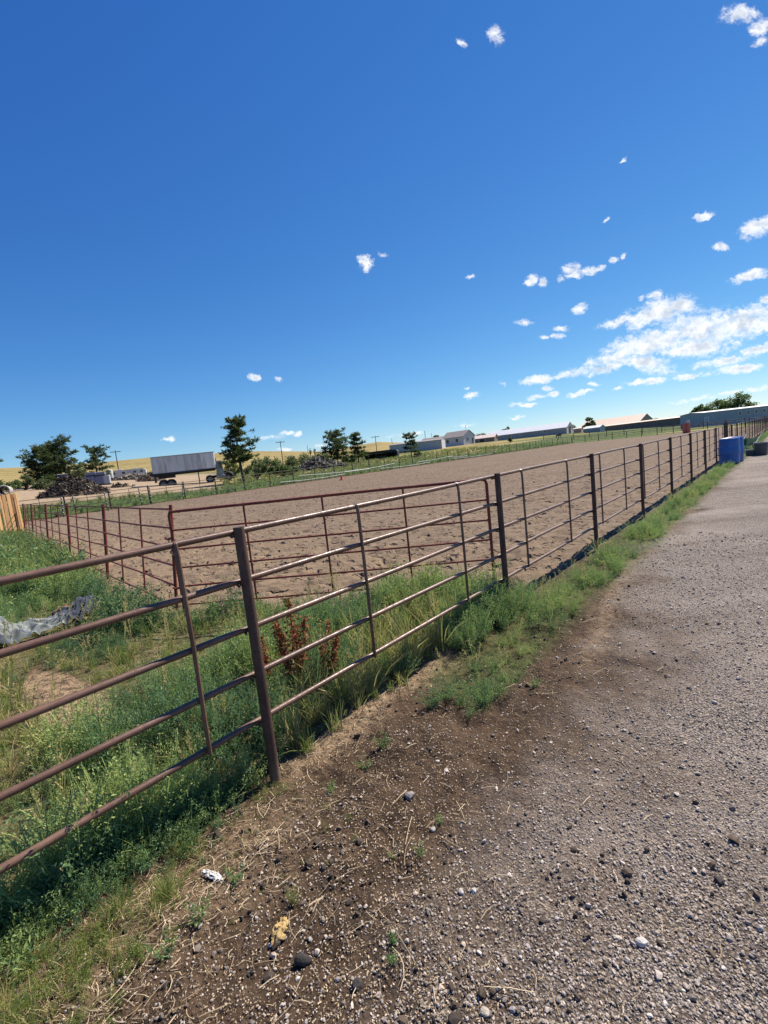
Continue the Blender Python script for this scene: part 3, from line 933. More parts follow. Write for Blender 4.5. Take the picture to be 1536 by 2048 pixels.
def tub(label, loc, rx_, ry_, h, rz, sq=False):
    t = thing('rubber_tub', label, 'tub', loc, rz, 'grey tubs behind the blue barrels')
    MB().lathe([(0.0, 0), (0.9, 0), (0.94, 0.02), (1.0, h - 0.03), (1.0, h), (0.95, h), (0.9, h - 0.04), (0.88, h - 0.18), (0, h - 0.18)], 28, sx=rx_, sy=ry_).build('tub_body', M_RUB, t, True)
    MB().lathe([(0.97, h - 0.025), (1.05, h - 0.02), (1.05, h + 0.012), (0.94, h + 0.012), (0.94, h - 0.02)], 28, sx=rx_, sy=ry_).build('tub_rim', M_RUBIN, t, True)


tx, ty = at_ground(1522, 910)
tub('tall grey tub with a pale rim right of the wheelbarrow', (tx, ty, 0), 0.24, 0.22, 0.5, 0.2)
tx, ty = at_ground(1504, 911)
tub('low grey tub with a pale rim in front of the wheelbarrow', (tx, ty, 0), 0.22, 0.2, 0.24, 0.2)

# orange cone by the far fence; orange drums at the far end
M_ORANGE = mat('orange_plastic', (0.60, 0.15, 0.10), 0.45, var=0.1)
x, y = at_ground(684, 960)
cn = thing('traffic_cone', 'small orange cone on the sand by the far fence', 'cone', (x, y, 0), 0.3)
MB().lathe([(0.15, 0.03), (0.14, 0.05), (0.03, 0.44), (0.0, 0.45)], 18).build('cone_body', M_ORANGE, cn, True)
MB().box((0, 0, 0.017), (0.4, 0.4, 0.034), bevel=.012).build('base', M_ORANGE, cn)
for px, lbl, hgt, q in ((1369, 'orange drum stack at the far end of the arena, left one', 1.6, 0), (1376, 'orange drum with a pale top at the far end of the arena', 2.1, 1)):
    x, y, z = far_pt(px, 858, 93)
    dr = thing('orange_drum', lbl, 'drum', (x, y, 0), 0, 'orange drums at the arena end')
    MB().lathe([(0.27, 0), (0.3, 0.04), (0.3, hgt * .3), (0.285, hgt * .32), (0.3, hgt * .34), (0.29, hgt * .62), (0.27, hgt * .64), (0.28, hgt * .66), (0.26, hgt * .8), (0, hgt * .8)], 20).build('drum_body', M_ORANGE, dr, True)
    MB().lathe([(0.265, hgt * .79), (0.265, hgt * .95), (0.2, hgt), (0, hgt)], 20).build('drum_top', M_WHITE if q else M_ORANGE, dr, True)

# ------------------------------------------------------------------ tarp, litter, stones
def tarp_mat():
    mt, t, b = new_mat('grey_tarp')
    co = t.n('ShaderNodeTexCoord').outputs['Object']
    dk = t.n('ShaderNodeAttribute', attribute_name='dark').outputs['Fac']
    n1 = t.noise(co, 9, 5, 0.6)
    c = t.mix(t.ramp(n1, 0.35, 0.7), (0.11, 0.13, 0.135), (0.27, 0.30, 0.30))
    c = t.mix(dk, c, (0.045, 0.055, 0.085))
    t.t.links.new(c, b.inputs['Base Color']); b.inputs['Roughness'].default_value = 0.75
    b.inputs['Specular IOR Level'].default_value = 0.2
    return mt


def tarp():
    ns, nw = 120, 60
    ax = np.linspace(0, 1, ns)[:, None] + np.zeros((1, nw)); cw = np.linspace(-1, 1, nw)[None, :] + np.zeros((ns, 1))
    L = 2.3
    width = 0.115 + 0.06 * np.sin(ax * 5 + 1) + 0.07 * fbm(ax * 9, ax * 0 + 3, 2)
    cx = ax * L + 0.10 * np.sin(cw * 2) ; cy = cw * width + 0.14 * np.sin(ax * 6.0) + 0.05 * (fbm(ax * 14, cw * 3, 7) - .5)
    fold = np.abs(fbm(ax * 7 + cw * 0.8, cw * 2.2 + ax * 1.5, 5, 3) - 0.5) * 0.34 + np.abs(fbm(ax * 18 + cw * 4, cw * 6, 8, 2) - 0.5) * 0.26
    hz_ = (0.20 + 0.13 * np.sin(ax * 7.5 + .6)) * np.clip(1 - cw ** 2, 0, 1) ** 0.6 * np.clip(np.sin(np.clip(ax * 1.06, 0, 1) * math.pi), 0.15, 1) ** 0.5 + fold * 0.7 - 0.03
    V = np.stack([cx, cy, hz_], -1).reshape(-1, 3)
    i = np.arange(ns - 1)[:, None] * nw; k = np.arange(nw - 1)[None, :]
    Fq = np.stack([i + k, i + nw + k, i + nw + k + 1, i + k + 1], -1).reshape(-1, 4)
    dark = sst(fbm(ax * 5, cw * 2.5, 14, 3) + 0.5 * sst(ax, 0.60, 0.75) - 0.12 * (1 - sst(ax, .55, .65)), 0.50, 0.62).ravel()
    me = mesh_from('tarp', V, Fq, tarp_mat(), True, {'dark': dark})
    A = np.array(at_ground(-70, 1345)); B = np.array(at_ground(186, 1218))
    # heights lift what the pixel shows: pull the line a little nearer
    A *= 0.97; B *= 0.96
    a = math.atan2(B[1] - A[1], B[0] - A[0])
    o = link('tarp', me, None, (A[0], A[1], 0.10), (0, 0, a))
    o.scale = (float(np.hypot(*(B - A))) / L, 1, 1)
    tag(o, 'crumpled silver grey tarp with dark folds lying in the weeds', 'tarp')


tarp()


def rock(name, label, cat, px, py, size, col, seed, flat=0.7, scale3=(1, 1, 1), rough=0.8, freq=2.2, amp=0.5, rz=0.0, sink=0.25):
    import bmesh
    bm = bmesh.new(); bmesh.ops.create_icosphere(bm, subdivisions=4, radius=0.5)
    rg = np.random.default_rng(seed)
    pl = [(Vector(rg.normal(size=3)).normalized(), rg.uniform(0.30, 0.46)) for _ in range(9)]
    for v in bm.verts:
        p = v.co.normalized(); r = 0.5
        for nrm, dd in pl:
            q = p.dot(nrm)
            if q > 1e-3: r = min(r, dd / q)
        r *= 1 + amp * 0.2 * (float(fbm(p.x * freq + seed, p.y * freq + p.z * 1.7, seed % 9)) - 0.5)
        v.co = Vector((p.x * r * scale3[0], p.y * r * scale3[1], p.z * r * flat * scale3[2])) * size
    me = bpy.data.meshes.new(name); bm.to_mesh(me); bm.free()
    me.polygons.foreach_set('use_smooth', np.ones(len(me.polygons), bool))
    me.materials.append(mat(name + '_stone', col, rough, var=0.2, scale=30, bump=.4, bscale=120))
    x, y = at_ground(px, py)
    o = link(name, me, None, (x, y, gz1(x, y) + size * flat * sink), (0, 0, rz))
    return tag(o, label, cat)


rock('stone', 'angular white stone on the gravel, lower right', 'stone', 1284, 1890, 0.036, (0.55, 0.53, 0.50), 3, scale3=(1.1, .8, 1))
rock('stone', 'rounded pale tan stone at the bottom edge of the gravel', 'stone', 970, 2034, 0.03, (0.45, 0.40, 0.33), 5)
rock('dark_stone', 'dark lump of stone below the yellow scrap', 'stone', 606, 1924, 0.055, (0.045, 0.038, 0.036), 8, scale3=(1.1, .7, 1.1))
rock('dark_stone', 'dark clod right of the dark lump near the bottom', 'stone', 716, 1975, 0.035, (0.05, 0.042, 0.04), 9)
rock('stone', 'grey stone beside a small hollow in the bare soil', 'stone', 820, 1597, 0.05, (0.30, 0.27, 0.25), 12)
rock('stone', 'small pale round stone on soil right of the near post', 'stone', 893, 1545, 0.026, (0.50, 0.47, 0.43), 14)
rock('stone', 'small pale stone among gravel right of a green sprout', 'stone', 866, 1664, 0.026, (0.40, 0.37, 0.34), 16)
rock('stone', 'pale pebble of two side by side, left one', 'stone', 922, 1784, 0.024, (0.48, 0.45, 0.42), 17)
rock('stone', 'pale pebble of two side by side, right one', 'stone', 948, 1783, 0.022, (0.52, 0.49, 0.45), 18)
rock('stone', 'dark stone on the gravel near the right edge', 'stone', 1437, 1762, 0.034, (0.05, 0.045, 0.045), 19)


def scrap(name, label, cat, px, py, L, W, Hh, col, seed, rz):
    """crumpled small piece of litter"""
    n = 22
    u = np.linspace(-1, 1, n)[:, None] + np.zeros((1, n)); v = u.T.copy()
    x = u * L / 2 * (1 - 0.25 * v ** 2 * fbm(u * 3, v * 3, seed)); y = v * W / 2 * (1 - 0.5 * np.abs(u) ** 1.5)
    z = Hh * (np.clip(1 - u ** 2, 0, 1) ** .5 * np.clip(1 - v ** 2, 0, 1) ** .5) * 0.7 + Hh * np.abs(fbm(u * 2.6 + seed, v * 2.6, seed, 3) - .5) * 2.0
    x = x + W * .3 * (fbm(u * 4, v * 4 + 9, seed) - .5); y = y + W * .5 * (fbm(u * 4 + 5, v * 4, seed) - .5)
    i = np.arange(n - 1)[:, None] * n; k = np.arange(n - 1)[None, :]
    Fq = np.stack([i + k, i + n + k, i + n + k + 1, i + k + 1], -1).reshape(-1, 4)
    me = mesh_from(name, np.stack([x, y, z], -1).reshape(-1, 3), Fq, mat(name + '_skin', col, 0.7, var=0.2, scale=40, bump=.3, bscale=150), True)
    X, Y = at_ground(px, py)
    return tag(link(name, me, None, (X, Y, gz1(X, Y) + 0.004), (0, 0, rz)), label, cat)


scrap('yellow_scrap', 'crumpled pale yellow scrap on the bare soil', 'litter', 560, 1868, 0.085, 0.055, 0.020, (0.44, 0.31, 0.13), 4, R_(80))
scrap('white_scrap', 'torn fluffy white scrap lying in the stubble', 'litter', 425, 1752, 0.115, 0.032, 0.012, (0.66, 0.66, 0.64), 6, R_(-28))
scrap('brown_sack', 'brown paper sack crushed beside the dark end of the tarp', 'litter', 150, 1232, 0.5, 0.3, 0.12, (0.36, 0.23, 0.12), 9, R_(20))
#@@SECTION3
# ------------------------------------------------------------------ plants: templates of small leaves, merged into meshes
class Leaves:
    """collects leaf diamonds (4 vertices, 1 quad) and stem ribbons"""
    def __init__(s, rng):
        s.P = []; s.T = []; s.Dy = []; s.rng = rng

    def leaf(s, p, d, side, L, W, tint, dry=0.0, droop=0.15):
        up = np.array([0, 0, 1.0])
        mid = p + d * L * 0.45 + up * L * 0.05
        tip = p + d * L - up * L * droop
        s.P.append(np.array([p, mid + side * W / 2, tip, mid - side * W / 2])); s.T.append(tint); s.Dy.append(dry)

    def ribbon(s, pts, W, tint, dry=0.0):
        for a, b in zip(pts[:-1], pts[1:]):
            t = b - a; nrm = np.cross(t, s.rng.normal(size=3)); nrm /= np.linalg.norm(nrm) + 1e-9
            s.P.append(np.array([a - nrm * W / 2, a + nrm * W / 2, b + nrm * W / 2, b - nrm * W / 2])); s.T.append(tint); s.Dy.append(dry)

    def arr(s):
        return np.array(s.P, np.float32), np.array(s.T, np.float32), np.array(s.Dy, np.float32)


def unit(v):
    return v / (np.linalg.norm(v) + 1e-9)


def tmpl_weed(seed, nbr=11, nleaf=22, L=0.085, W=0.017, spread=0.75, tint0=0.4, dry0=0.0):
    """bushy feathery weed, unit height"""
    rng = np.random.default_rng(seed); S = Leaves(rng)
    for bI in range(nbr):
        a = rng.uniform(0, 2 * math.pi); sp = rng.uniform(0.1, 1) * spread * 0.55
        ht = rng.uniform(0.45, 1.0); p0 = np.array([rng.normal() * .03, rng.normal() * .03, 0])
        end = np.array([math.cos(a) * sp, math.sin(a) * sp, ht * (1 - 0.25 * sp)])
        ctl = p0 + (end - p0) * 0.5 + np.array([math.cos(a), math.sin(a), -0.4]) * sp * 0.12
        ts = np.linspace(0, 1, 5)
        pts = [(1 - t) ** 2 * p0 + 2 * t * (1 - t) * ctl + t * t * end for t in ts]
        S.ribbon(pts, 0.008, 0.5, dry0 * .6)
        bt = rng.normal() * 0.16
        for k in range(nleaf):
            t = rng.uniform(0.06, 1.0)
            p = (1 - t) ** 2 * p0 + 2 * t * (1 - t) * ctl + t * t * end
            p = p + rng.normal(size=3) * 0.034
            d = unit(rng.normal(size=3) * 0.75 + np.array([math.cos(a) * .3, math.sin(a) * .3, 0.55]))
            sd = unit(np.cross(d, rng.normal(size=3)))
            S.leaf(p, d, sd, L * rng.uniform(0.6, 1.35) * (1.1 - 0.45 * t), W * rng.uniform(0.7, 1.3), np.clip(tint0 + bt + 0.3 * (t - .5) + rng.normal() * 0.14, 0, 1), float(rng.random() < dry0) * .9)
    return S.arr()


def tmpl_grass(seed, nb=34, spread=0.35, tint0=0.6, dry0=0.15, W=0.022):
    rng = np.random.default_rng(seed); S = Leaves(rng)
    for bI in range(nb):
        a = rng.uniform(0, 2 * math.pi); sp = abs(rng.normal()) * spread; ht = rng.uniform(0.45, 1.0)
        p0 = np.array([rng.normal() * .10, rng.normal() * .10, 0])
        e = p0 + np.array([math.cos(a) * sp, math.sin(a) * sp, ht]); mid = p0 + (e - p0) * .55 + np.array([0, 0, 0.10])
        sd = unit(np.cross(e - p0, rng.normal(size=3)))
        tn = np.clip(tint0 + rng.normal() * .18, 0, 1); dr = float(rng.random() < dry0) * rng.uniform(.6, 1)
        S.P.append(np.array([p0 - sd * W / 2, p0 + sd * W / 2, mid + sd * W * .4, mid - sd * W * .4])); S.T.append(tn); S.Dy.append(dr)
        S.P.append(np.array([mid - sd * W * .4, mid + sd * W * .4, e + sd * W * .05, e - sd * W * .05])); S.T.append(tn); S.Dy.append(dr)
    return S.arr()


def scatter_mesh(name, tmpls, pos, scale, label, matl, cat, tshift=None, kind='stuff', lean=0.12):
    """one object from many copies of plant templates"""
    N = len(pos); pick = RNG.integers(0, len(tmpls), N)
    Vs = []; Ts = []; Ds = []
    for ti, (P, T, D) in enumerate(tmpls):
        idx = np.where(pick == ti)[0]
        if not len(idx): continue
        a = RNG.uniform(0, 2 * math.pi, len(idx)); sc = scale[idx]
        ca, sa = np.cos(a), np.sin(a)
        q = P.reshape(-1, 3)
        wj = RNG.uniform(.85, 1.2, len(idx))
        X = (q[None, :, 0] * ca[:, None] - q[None, :, 1] * sa[:, None]) * (sc * wj)[:, None]
        Y = (q[None, :, 0] * sa[:, None] + q[None, :, 1] * ca[:, None]) * (sc * wj)[:, None]
        Z = q[None, :, 2] * sc[:, None]
        lx = RNG.normal(size=len(idx)) * lean; ly = RNG.normal(size=len(idx)) * lean
        X = X + Z * lx[:, None] + pos[idx, 0][:, None]; Y = Y + Z * ly[:, None] + pos[idx, 1][:, None]
        Z = Z + pos[idx, 2][:, None]
        Vs.append(np.stack([X, Y, Z], -1).reshape(-1, 3))
        sh = (RNG.normal(size=len(idx)) * 0.10 if tshift is None else tshift[idx] + RNG.normal(size=len(idx)) * 0.07)
        Ts.append(np.clip(np.repeat(T, 4)[None, :] + sh[:, None], 0, 1).ravel())
        Ds.append(np.tile(np.repeat(D, 4), len(idx)))
    V = np.concatenate(Vs); T = np.concatenate(Ts); D = np.concatenate(Ds)
    Fq = np.arange(len(V)).reshape(-1, 4)
    me = mesh_from(name, V, Fq, matl, False, {'tint': T, 'dry': D})
    o = link(name, me)
    tag(o, label, cat, None, kind)
    return o


M_WEED = leaf_mat('weed_leaf', (0.070, 0.150, 0.092), (0.36, 0.43, 0.15), 0.40, dry=(0.48, 0.37, 0.18), mid=(0.135, 0.245, 0.110))
M_GRASS = leaf_mat('grass_blade', (0.08, 0.135, 0.034), (0.27, 0.31, 0.085), 0.38, dry=(0.50, 0.38, 0.19))
M_STRAW = leaf_mat('straw', (0.28, 0.20, 0.12), (0.64, 0.52, 0.36), 0.15, rough=.7)

WEED = [tmpl_weed(100 + i, nbr=11 + i % 5, nleaf=44, L=0.055, W=0.0145, spread=0.8 + .08 * (i % 4), dry0=0.04) for i in range(8)]
WEEDF = [tmpl_weed(140 + i, nbr=9, nleaf=14, L=0.12, W=0.03) for i in range(4)]
WEEDC = [tmpl_weed(160 + i, nbr=7, nleaf=9, L=0.20, W=0.06) for i in range(4)]
LOWW = [tmpl_weed(180 + i, nbr=15, nleaf=20, L=0.11, W=0.026, spread=1.7, tint0=0.5) for i in range(5)]
GRASS = [tmpl_grass(200 + i) for i in range(5)]
DRYG = [tmpl_grass(220 + i, 30, .4, .5, .8) for i in range(4)]


def rand_sn(num, s0, s1, n0, n1):
    s = RNG.uniform(s0, s1, num); n = RNG.uniform(n0, n1, num)
    x = FX + FD[0] * s + FN[0] * n; y = FY + FD[1] * s + FN[1] * n
    return s, n, x, y


def veg_height(s, n, x, y):
    """how tall the weeds stand at a place left of the near fence (0 = none)"""
    big = fbm(x * 1.1, y * 1.1, 61, 3); fine = fbm(x * 3.0, y * 3.0, 67, 3)
    h = 0.035 + 0.34 * sst(big, 0.36, 0.66) * (0.35 + 1.1 * fine) + 0.12 * sst(fine, .5, .7)
    gate = np.exp(-(((s - (s_gate(np.clip(n, .35, 3.4)) - 0.32)) / 0.42) ** 2))          # thick band along the gate
    h = h + 0.16 * gate * sst(n, 0.05, 0.4) * sst(-n, -4.5, -3.5)
    h = h + 0.22 * np.exp(-((s + 0.0) / 0.7) ** 2 - ((n - 3.55) / 0.65) ** 2)               # clump before the red corner
    h = h + 0.13 * sst(-s, 0.35, 0.7) * sst(n, 0.0, 0.25) * sst(-n, -1.9, -1.3) * (0.5 + fine)
    h = h + 0.14 * sst(s, 0.3, 0.8) * sst(n, 0.15, 0.4) * sst(-n, -1.5, -0.9) * (0.4 + fine)
    h = h + 0.22 * sst(n, 4.4, 6.0)
    h = h + 0.06 * np.exp(-((n - 0.20) / 0.22) ** 2) * sst(-s, 0.15, 0.6)
    path = np.exp(-(((s + 0.38) / 0.20) ** 2 + ((n - 2.15) / 1.0) ** 2) ** 1.5)
    h = h * (1 - 0.97 * sst(path, 0.2, 0.5))
    tp = np.exp(-(((s - 0.05 - 0.45 * (n - 4.9)) / 0.20) ** 2) - ((n - 4.9) / 0.85) ** 2)
    h = h * (1 - 0.5 * tp)
    A = np.array(at_ground(-70, 1345)) * .97; B = np.array(at_ground(186, 1218)) * .96
    tt = np.clip(((x - A[0]) * (B[0] - A[0]) + (y - A[1]) * (B[1] - A[1])) / ((B - A) ** 2).sum(), -.1, 1.02)
    near = np.hypot(x - A[0] - tt * (B[0] - A[0]), y - A[1] - tt * (B[1] - A[1]))
    front = ((x - A[0]) * (B[1] - A[1]) - (y - A[1]) * (B[0] - A[0])) > 0        # the side towards the camera
    h = h * (0.04 + 0.96 * sst(near, 0.20, np.where(front, 0.75, 0.34)))
    strawy = np.exp(-(((s - 0.45) / 0.8) ** 2 + ((n - 0.12) / 0.16) ** 2))
    h = h * (1 - 0.75 * strawy)
    return h


def near_weeds():
    # left of the fence, in front of the gate and the red fence
    s, n, x, y = rand_sn(6200, -3.4, 3.0, 0.06, 8.0)
    r = np.hypot(x, y)
    lim = np.where(n > 3.4, s_red(n) - 0.25, s_gate(np.maximum(n, .35)) - 0.0) + RNG.normal(size=len(s)) * 0.10
    h = veg_height(s, n, x, y)
    keep = (s < lim) & (RNG.random(len(s)) < np.clip(h / 0.22, 0, 1) * np.where(r > 5, 0.85, 1.0)) & (r > 1.2)
    s, n, x, y, h, r = [q[keep] for q in (s, n, x, y, h, r)]
    # no plants taller than the view towards the tarp allows
    z = gz(x, y)
    ts = (fbm(x * 1.9, y * 1.9, 71, 2) - 0.5) * 1.4 + 0.02
    ts = ts + 0.25 * sst(-s, 0.1, 0.7) * sst(-n, -2.6, -1.5)
    sc = np.clip(h * RNG.uniform(0.65, 1.1, len(s)), 0.06, 0.5)
    nr = r < 4.6
    scatter_mesh('weeds', WEED, np.stack([x, y, z - .01], 1)[nr], sc[nr], 'feathery green weeds filling the corner behind the near fence', M_WEED, 'weeds', ts[nr])
    scatter_mesh('weeds', WEEDF, np.stack([x, y, z - .01], 1)[~nr], sc[~nr], 'green weeds in front of the red pipe fence', M_WEED, 'weeds', ts[~nr])
    # tall pale grass towards the wooden fence
    s, n, x, y = rand_sn(3800, -4.5, 4.0, 7.0, 22.0)
    lim = s_red(n) - 0.15 + RNG.normal(size=len(s)) * 0.1
    keep = (s < lim) & (s > -0.2 * n - 1.5)
    s, n, x, y = [q[keep] for q in (s, n, x, y)]
    z = gz(x, y); sc = RNG.uniform(0.35, 0.75, len(s)) * (0.8 + 0.5 * sst(n, 13, 20) * sst(-s, -1.5, 0.5))
    ev = RNG.random(len(s)) < 0.55
    scatter_mesh('tall_grass', GRASS, np.stack([x, y, z], 1)[ev], sc[ev], 'tall pale green grass growing by the wooden fence', M_GRASS, 'grass')
    scatter_mesh('weeds', WEEDC, np.stack([x, y, z], 1)[~ev], sc[~ev], 'bushy weeds along the red fence near the wooden fence', M_WEED, 'weeds')
    # low weeds at the outer foot of the fence, lower left
    s, n, x, y = rand_sn(900, -2.6, -0.1, -0.16, 0.26)
    k_ = (RNG.random(len(s)) < (0.25 + 0.75 * sst(n, -0.12, 0.08)) * sst(-s, 0.1, 0.4)) & (np.hypot(x, y) > 1.1)
    s, n, x, y = s[k_], n[k_], x[k_], y[k_]
    scatter_mesh('weeds', LOWW + WEED[:3], np.stack([x, y, gz(x, y) - .004], 1), RNG.uniform(.05, .15, len(s)) * (0.5 + 1.0 * sst(n, -.1, .1)), 'low green weeds creeping out under the bottom rail at lower left', M_WEED, 'weeds', (fbm(x * 4, y * 4, 131, 2) - .5) * 1.2)
    # short grass between the weeds
    s, n, x, y = rand_sn(1100, -3.2, 2.4, 0.02, 4.5)
    lim = np.where(n > 3.4, s_red(n) - 0.3, s_gate(np.maximum(n, .35)) - 0.1)
    path = np.exp(-(((s + 0.38) / 0.20) ** 2 + ((n - 2.15) / 1.0) ** 2) ** 1.5)
    keep = (s < lim) & (np.hypot(x, y) > 1.2) & (path < 0.35)
    s, n, x, y = [q[keep] for q in (s, n, x, y)]
    z = gz(x, y); sc = RNG.uniform(0.07, 0.20, len(s))
    scatter_mesh('short_grass', GRASS + DRYG[:2], np.stack([x, y, z], 1), sc, 'short light green and dry grass between the weeds', M_GRASS, 'grass')
    # dry straw stems at the foot of the fence panel
    s, n, x, y = rand_sn(120, 0.2, 2.3, 0.12, 1.0)
    keep = RNG.random(len(s)) < np.exp(-((n - .35) / .4) ** 2)
    s, n, x, y = [q[keep] for q in (s, n, x, y)]
    z = gz(x, y); sc = RNG.uniform(0.15, 0.42, len(s))
    scatter_mesh('dry_grass', DRYG, np.stack([x, y, z], 1), sc, 'dry yellow grass standing at the foot of the near fence panel', M_GRASS, 'grass')


def strip_weeds():
    # verge between fence and road
    for (s0, s1, num, T, lo, hi, nm) in ((0.95, 6.5, 900, WEED + LOWW + LOWW, 0.12, 0.27, 'near'), (6.5, 16, 900, WEEDF, 0.14, 0.27, 'mid'), (16, 60, 1600, WEEDC, 0.16, 0.30, 'far')):
        s, n, x, y = rand_sn(num, s0, s1, -0.66, 0.02)
        jn = fbm(x * 1.3, y * 1.3, 81, 3)
        edge = -0.50 - 0.16 * (jn - .3) - 0.10 * np.exp(-((s - 1.5) / 0.5) ** 2)
        inner = np.where(s < 2.3, -0.20 - 0.06 * (2.3 - s), -0.17 + 0.08 * (jn - .5))
        gap = (s > 20) & (s < 23)
        keep = (n > edge) & (n < inner + RNG.normal(size=len(s)) * .03) & ~gap & (RNG.random(len(s)) < 0.35 + 0.6 * jn)
        s, n, x, y = [q[keep] for q in (s, n, x, y)]
        z = gz(x, y); sc = 0.85 * RNG.uniform(lo, hi, len(s)) * (1.15 - 0.6 * np.abs((n + 0.32) / 0.35).clip(0, 1)) * (1 + .5 * np.exp(-((s - 1.9) / .7) ** 2)) * (0.30 + 0.95 * sst(fbm(x * 3.1, y * 3.1, 85, 2), .3, .68))
        scatter_mesh('verge_weeds', T, np.stack([x, y, z - .005], 1), sc, {'near': 'leafy green weeds along the fence foot where the verge begins', 'mid': 'low green weeds of the middle stretch of road verge', 'far': 'distant green weeds of the road verge'}[nm], M_WEED, 'weeds', 0.0 + (fbm(x * 2.4, y * 2.4, 83, 2) - .5) * 1.3)
    # weeds leaning through the fence near the second post
    s, n, x, y = rand_sn(150, 1.7, 3.1, -0.12, 0.35)
    z = gz(x, y); sc = RNG.uniform(0.22, 0.50, len(s)) * (0.6 + 0.4 * sst(-np.abs(s - 2.3), -0.7, -0.1))
    scatter_mesh('verge_weeds', WEED, np.stack([x, y, z], 1), sc, 'taller green weeds round the foot of the second fence post', M_WEED, 'weeds')
    # far fence foot
    s, n, x, y = rand_sn(3600, 3, 100, N_FAR - 0.3, N_FAR + 6.0)
    keep = RNG.random(len(s)) < np.exp(-np.abs(n - N_FAR - .3) / 2.5)
    s, n, x, y = [q[keep] for q in (s, n, x, y)]
    z = gz(x, y); sc = RNG.uniform(0.2, 0.6, len(s))
    scatter_mesh('field_grass', WEEDC, np.stack([x, y, z], 1), sc, 'rough green weeds and grass along the far side of the arena', M_WEED, 'grass')
    s, n, x, y = rand_sn(2200, 5, 96, N_FAR + 3, N_FAR + 30)
    z = gz(x, y); sc = RNG.uniform(0.25, 0.6, len(s)); rr_ = np.hypot(x, y)
    keep = zones(x, y)['yard'] < .3
    scatter_mesh('field_grass', [tmpl_grass(300 + i, 30, .5, .45, .35, .05) for i in range(3)], np.stack([x, y, z], 1)[keep], sc[keep], 'rough dry grass of the field beyond the arena', M_GRASS, 'grass')


near_weeds()
strip_weeds()


def tmpl_stalk(seed):
    """dead stem with a loose seed head and a few side twigs"""
    rng = np.random.default_rng(seed); S = Leaves(rng)
    for k in range(3):
        e = np.array([rng.normal() * .14, rng.normal() * .14, rng.uniform(.7, 1.0)])
        pts = [e * t + np.array([.03 * math.sin(4 * t + seed), 0, 0]) for t in np.linspace(0, 1, 6)]
        S.ribbon(pts, 0.012, .7, .9)
        for q in range(4):
            p = e * rng.uniform(.35, .8); d = unit(np.array([rng.normal(), rng.normal(), 1.0]))
            S.ribbon([p, p + d * .12, p + d * .2 + np.array([0, 0, .04])], 0.008, .7, .9)
        for q in range(26):
            p = e * rng.uniform(.72, 1.02) + rng.normal(size=3) * .018
            d = unit(rng.normal(size=3) + np.array([0, 0, .8])); S.leaf(p, d, unit(np.cross(d, rng.normal(size=3))), .045, .018, rng.random(), rng.uniform(.5, 1))
    return S.arr()


STALK = [tmpl_stalk(900 + i) for i in range(5)]
s, n, x, y = rand_sn(170, -2.2, 2.4, 0.2, 5.0)
k_ = (s < np.where(n > 3.4, s_red(n) - 0.3, s_gate(np.maximum(n, .35)) - 0.1)) & (np.hypot(x, y) > 1.8)
s, n, x, y = s[k_], n[k_], x[k_], y[k_]
scatter_mesh('dead_stalks', STALK, np.stack([x, y, gz(x, y)], 1), RNG.uniform(.22, .5, len(x)), 'thin dead seed stalks standing among the green weeds', M_GRASS, 'grass')
s, n, x, y = rand_sn(110, 1.2, 14, -0.6, -0.05)
scatter_mesh('dead_stalks', STALK, np.stack([x, y, gz(x, y)], 1), RNG.uniform(.12, .3, len(x)), 'thin dead seed stalks in the verge weeds', M_GRASS, 'grass')


def sprout(label, px, py, h, seed, tmpls=None, matl=None, name='small_weed', cat='weed', group='small green weeds on the bare soil'):
    T = tmpl_weed(seed, nbr=9, nleaf=12, L=0.24, W=0.06, spread=1.2, tint0=0.6) if tmpls is None else tmpls
    x, y = at_ground(px, py)
    q = T[0].reshape(-1, 3) * h
    me = mesh_from(name, q, np.arange(len(q)).reshape(-1, 4), matl or M_WEED, False, {'tint': np.repeat(T[1], 4), 'dry': np.repeat(T[2], 4)})
    return tag(link(name, me, None, (x, y, gz1(x, y) - 0.004)), label, cat, group)


sprout('bright green sprout near the bottom, upper of two', 786, 1888, 0.055, 401)
sprout('bright green sprout near the bottom, lower of two', 784, 1928, 0.050, 402)
sprout('dark green sprout on bare soil right of the pebbles', 838, 1716, 0.06, 403)
sprout('tiny green sprout left of the dark green one', 782, 1722, 0.04, 404)
sprout('small green weed by a pale stone on the soil', 880, 1650, 0.055, 405)
sprout('yellow green low weed right of the near post foot', 660, 1582, 0.075, 406)
sprout('sparse green weed on soil between post and verge', 768, 1500, 0.10, 407)
sprout('low green weed left of the sparse one', 728, 1532, 0.08, 408)
sprout('spreading green weed in the stubble near the bottom', 335, 1920, 0.10, 409)
sprout('dark green weed in the stubble by the left bottom', 395, 1850, 0.10, 410)
sprout('green weed beside the white scrap', 470, 1765, 0.09, 411)
sprout('small green weed at the lower left edge', 60, 1945, 0.13, 412)
sprout('faint green weed in gravel beside the verge tip', 1070, 1370, 0.10, 413)

# red brown dock plants gone to seed
M_DOCK = leaf_mat('dock_seed', (0.15, 0.030, 0.016), (0.36, 0.095, 0.042), 0.15, rough=.7)


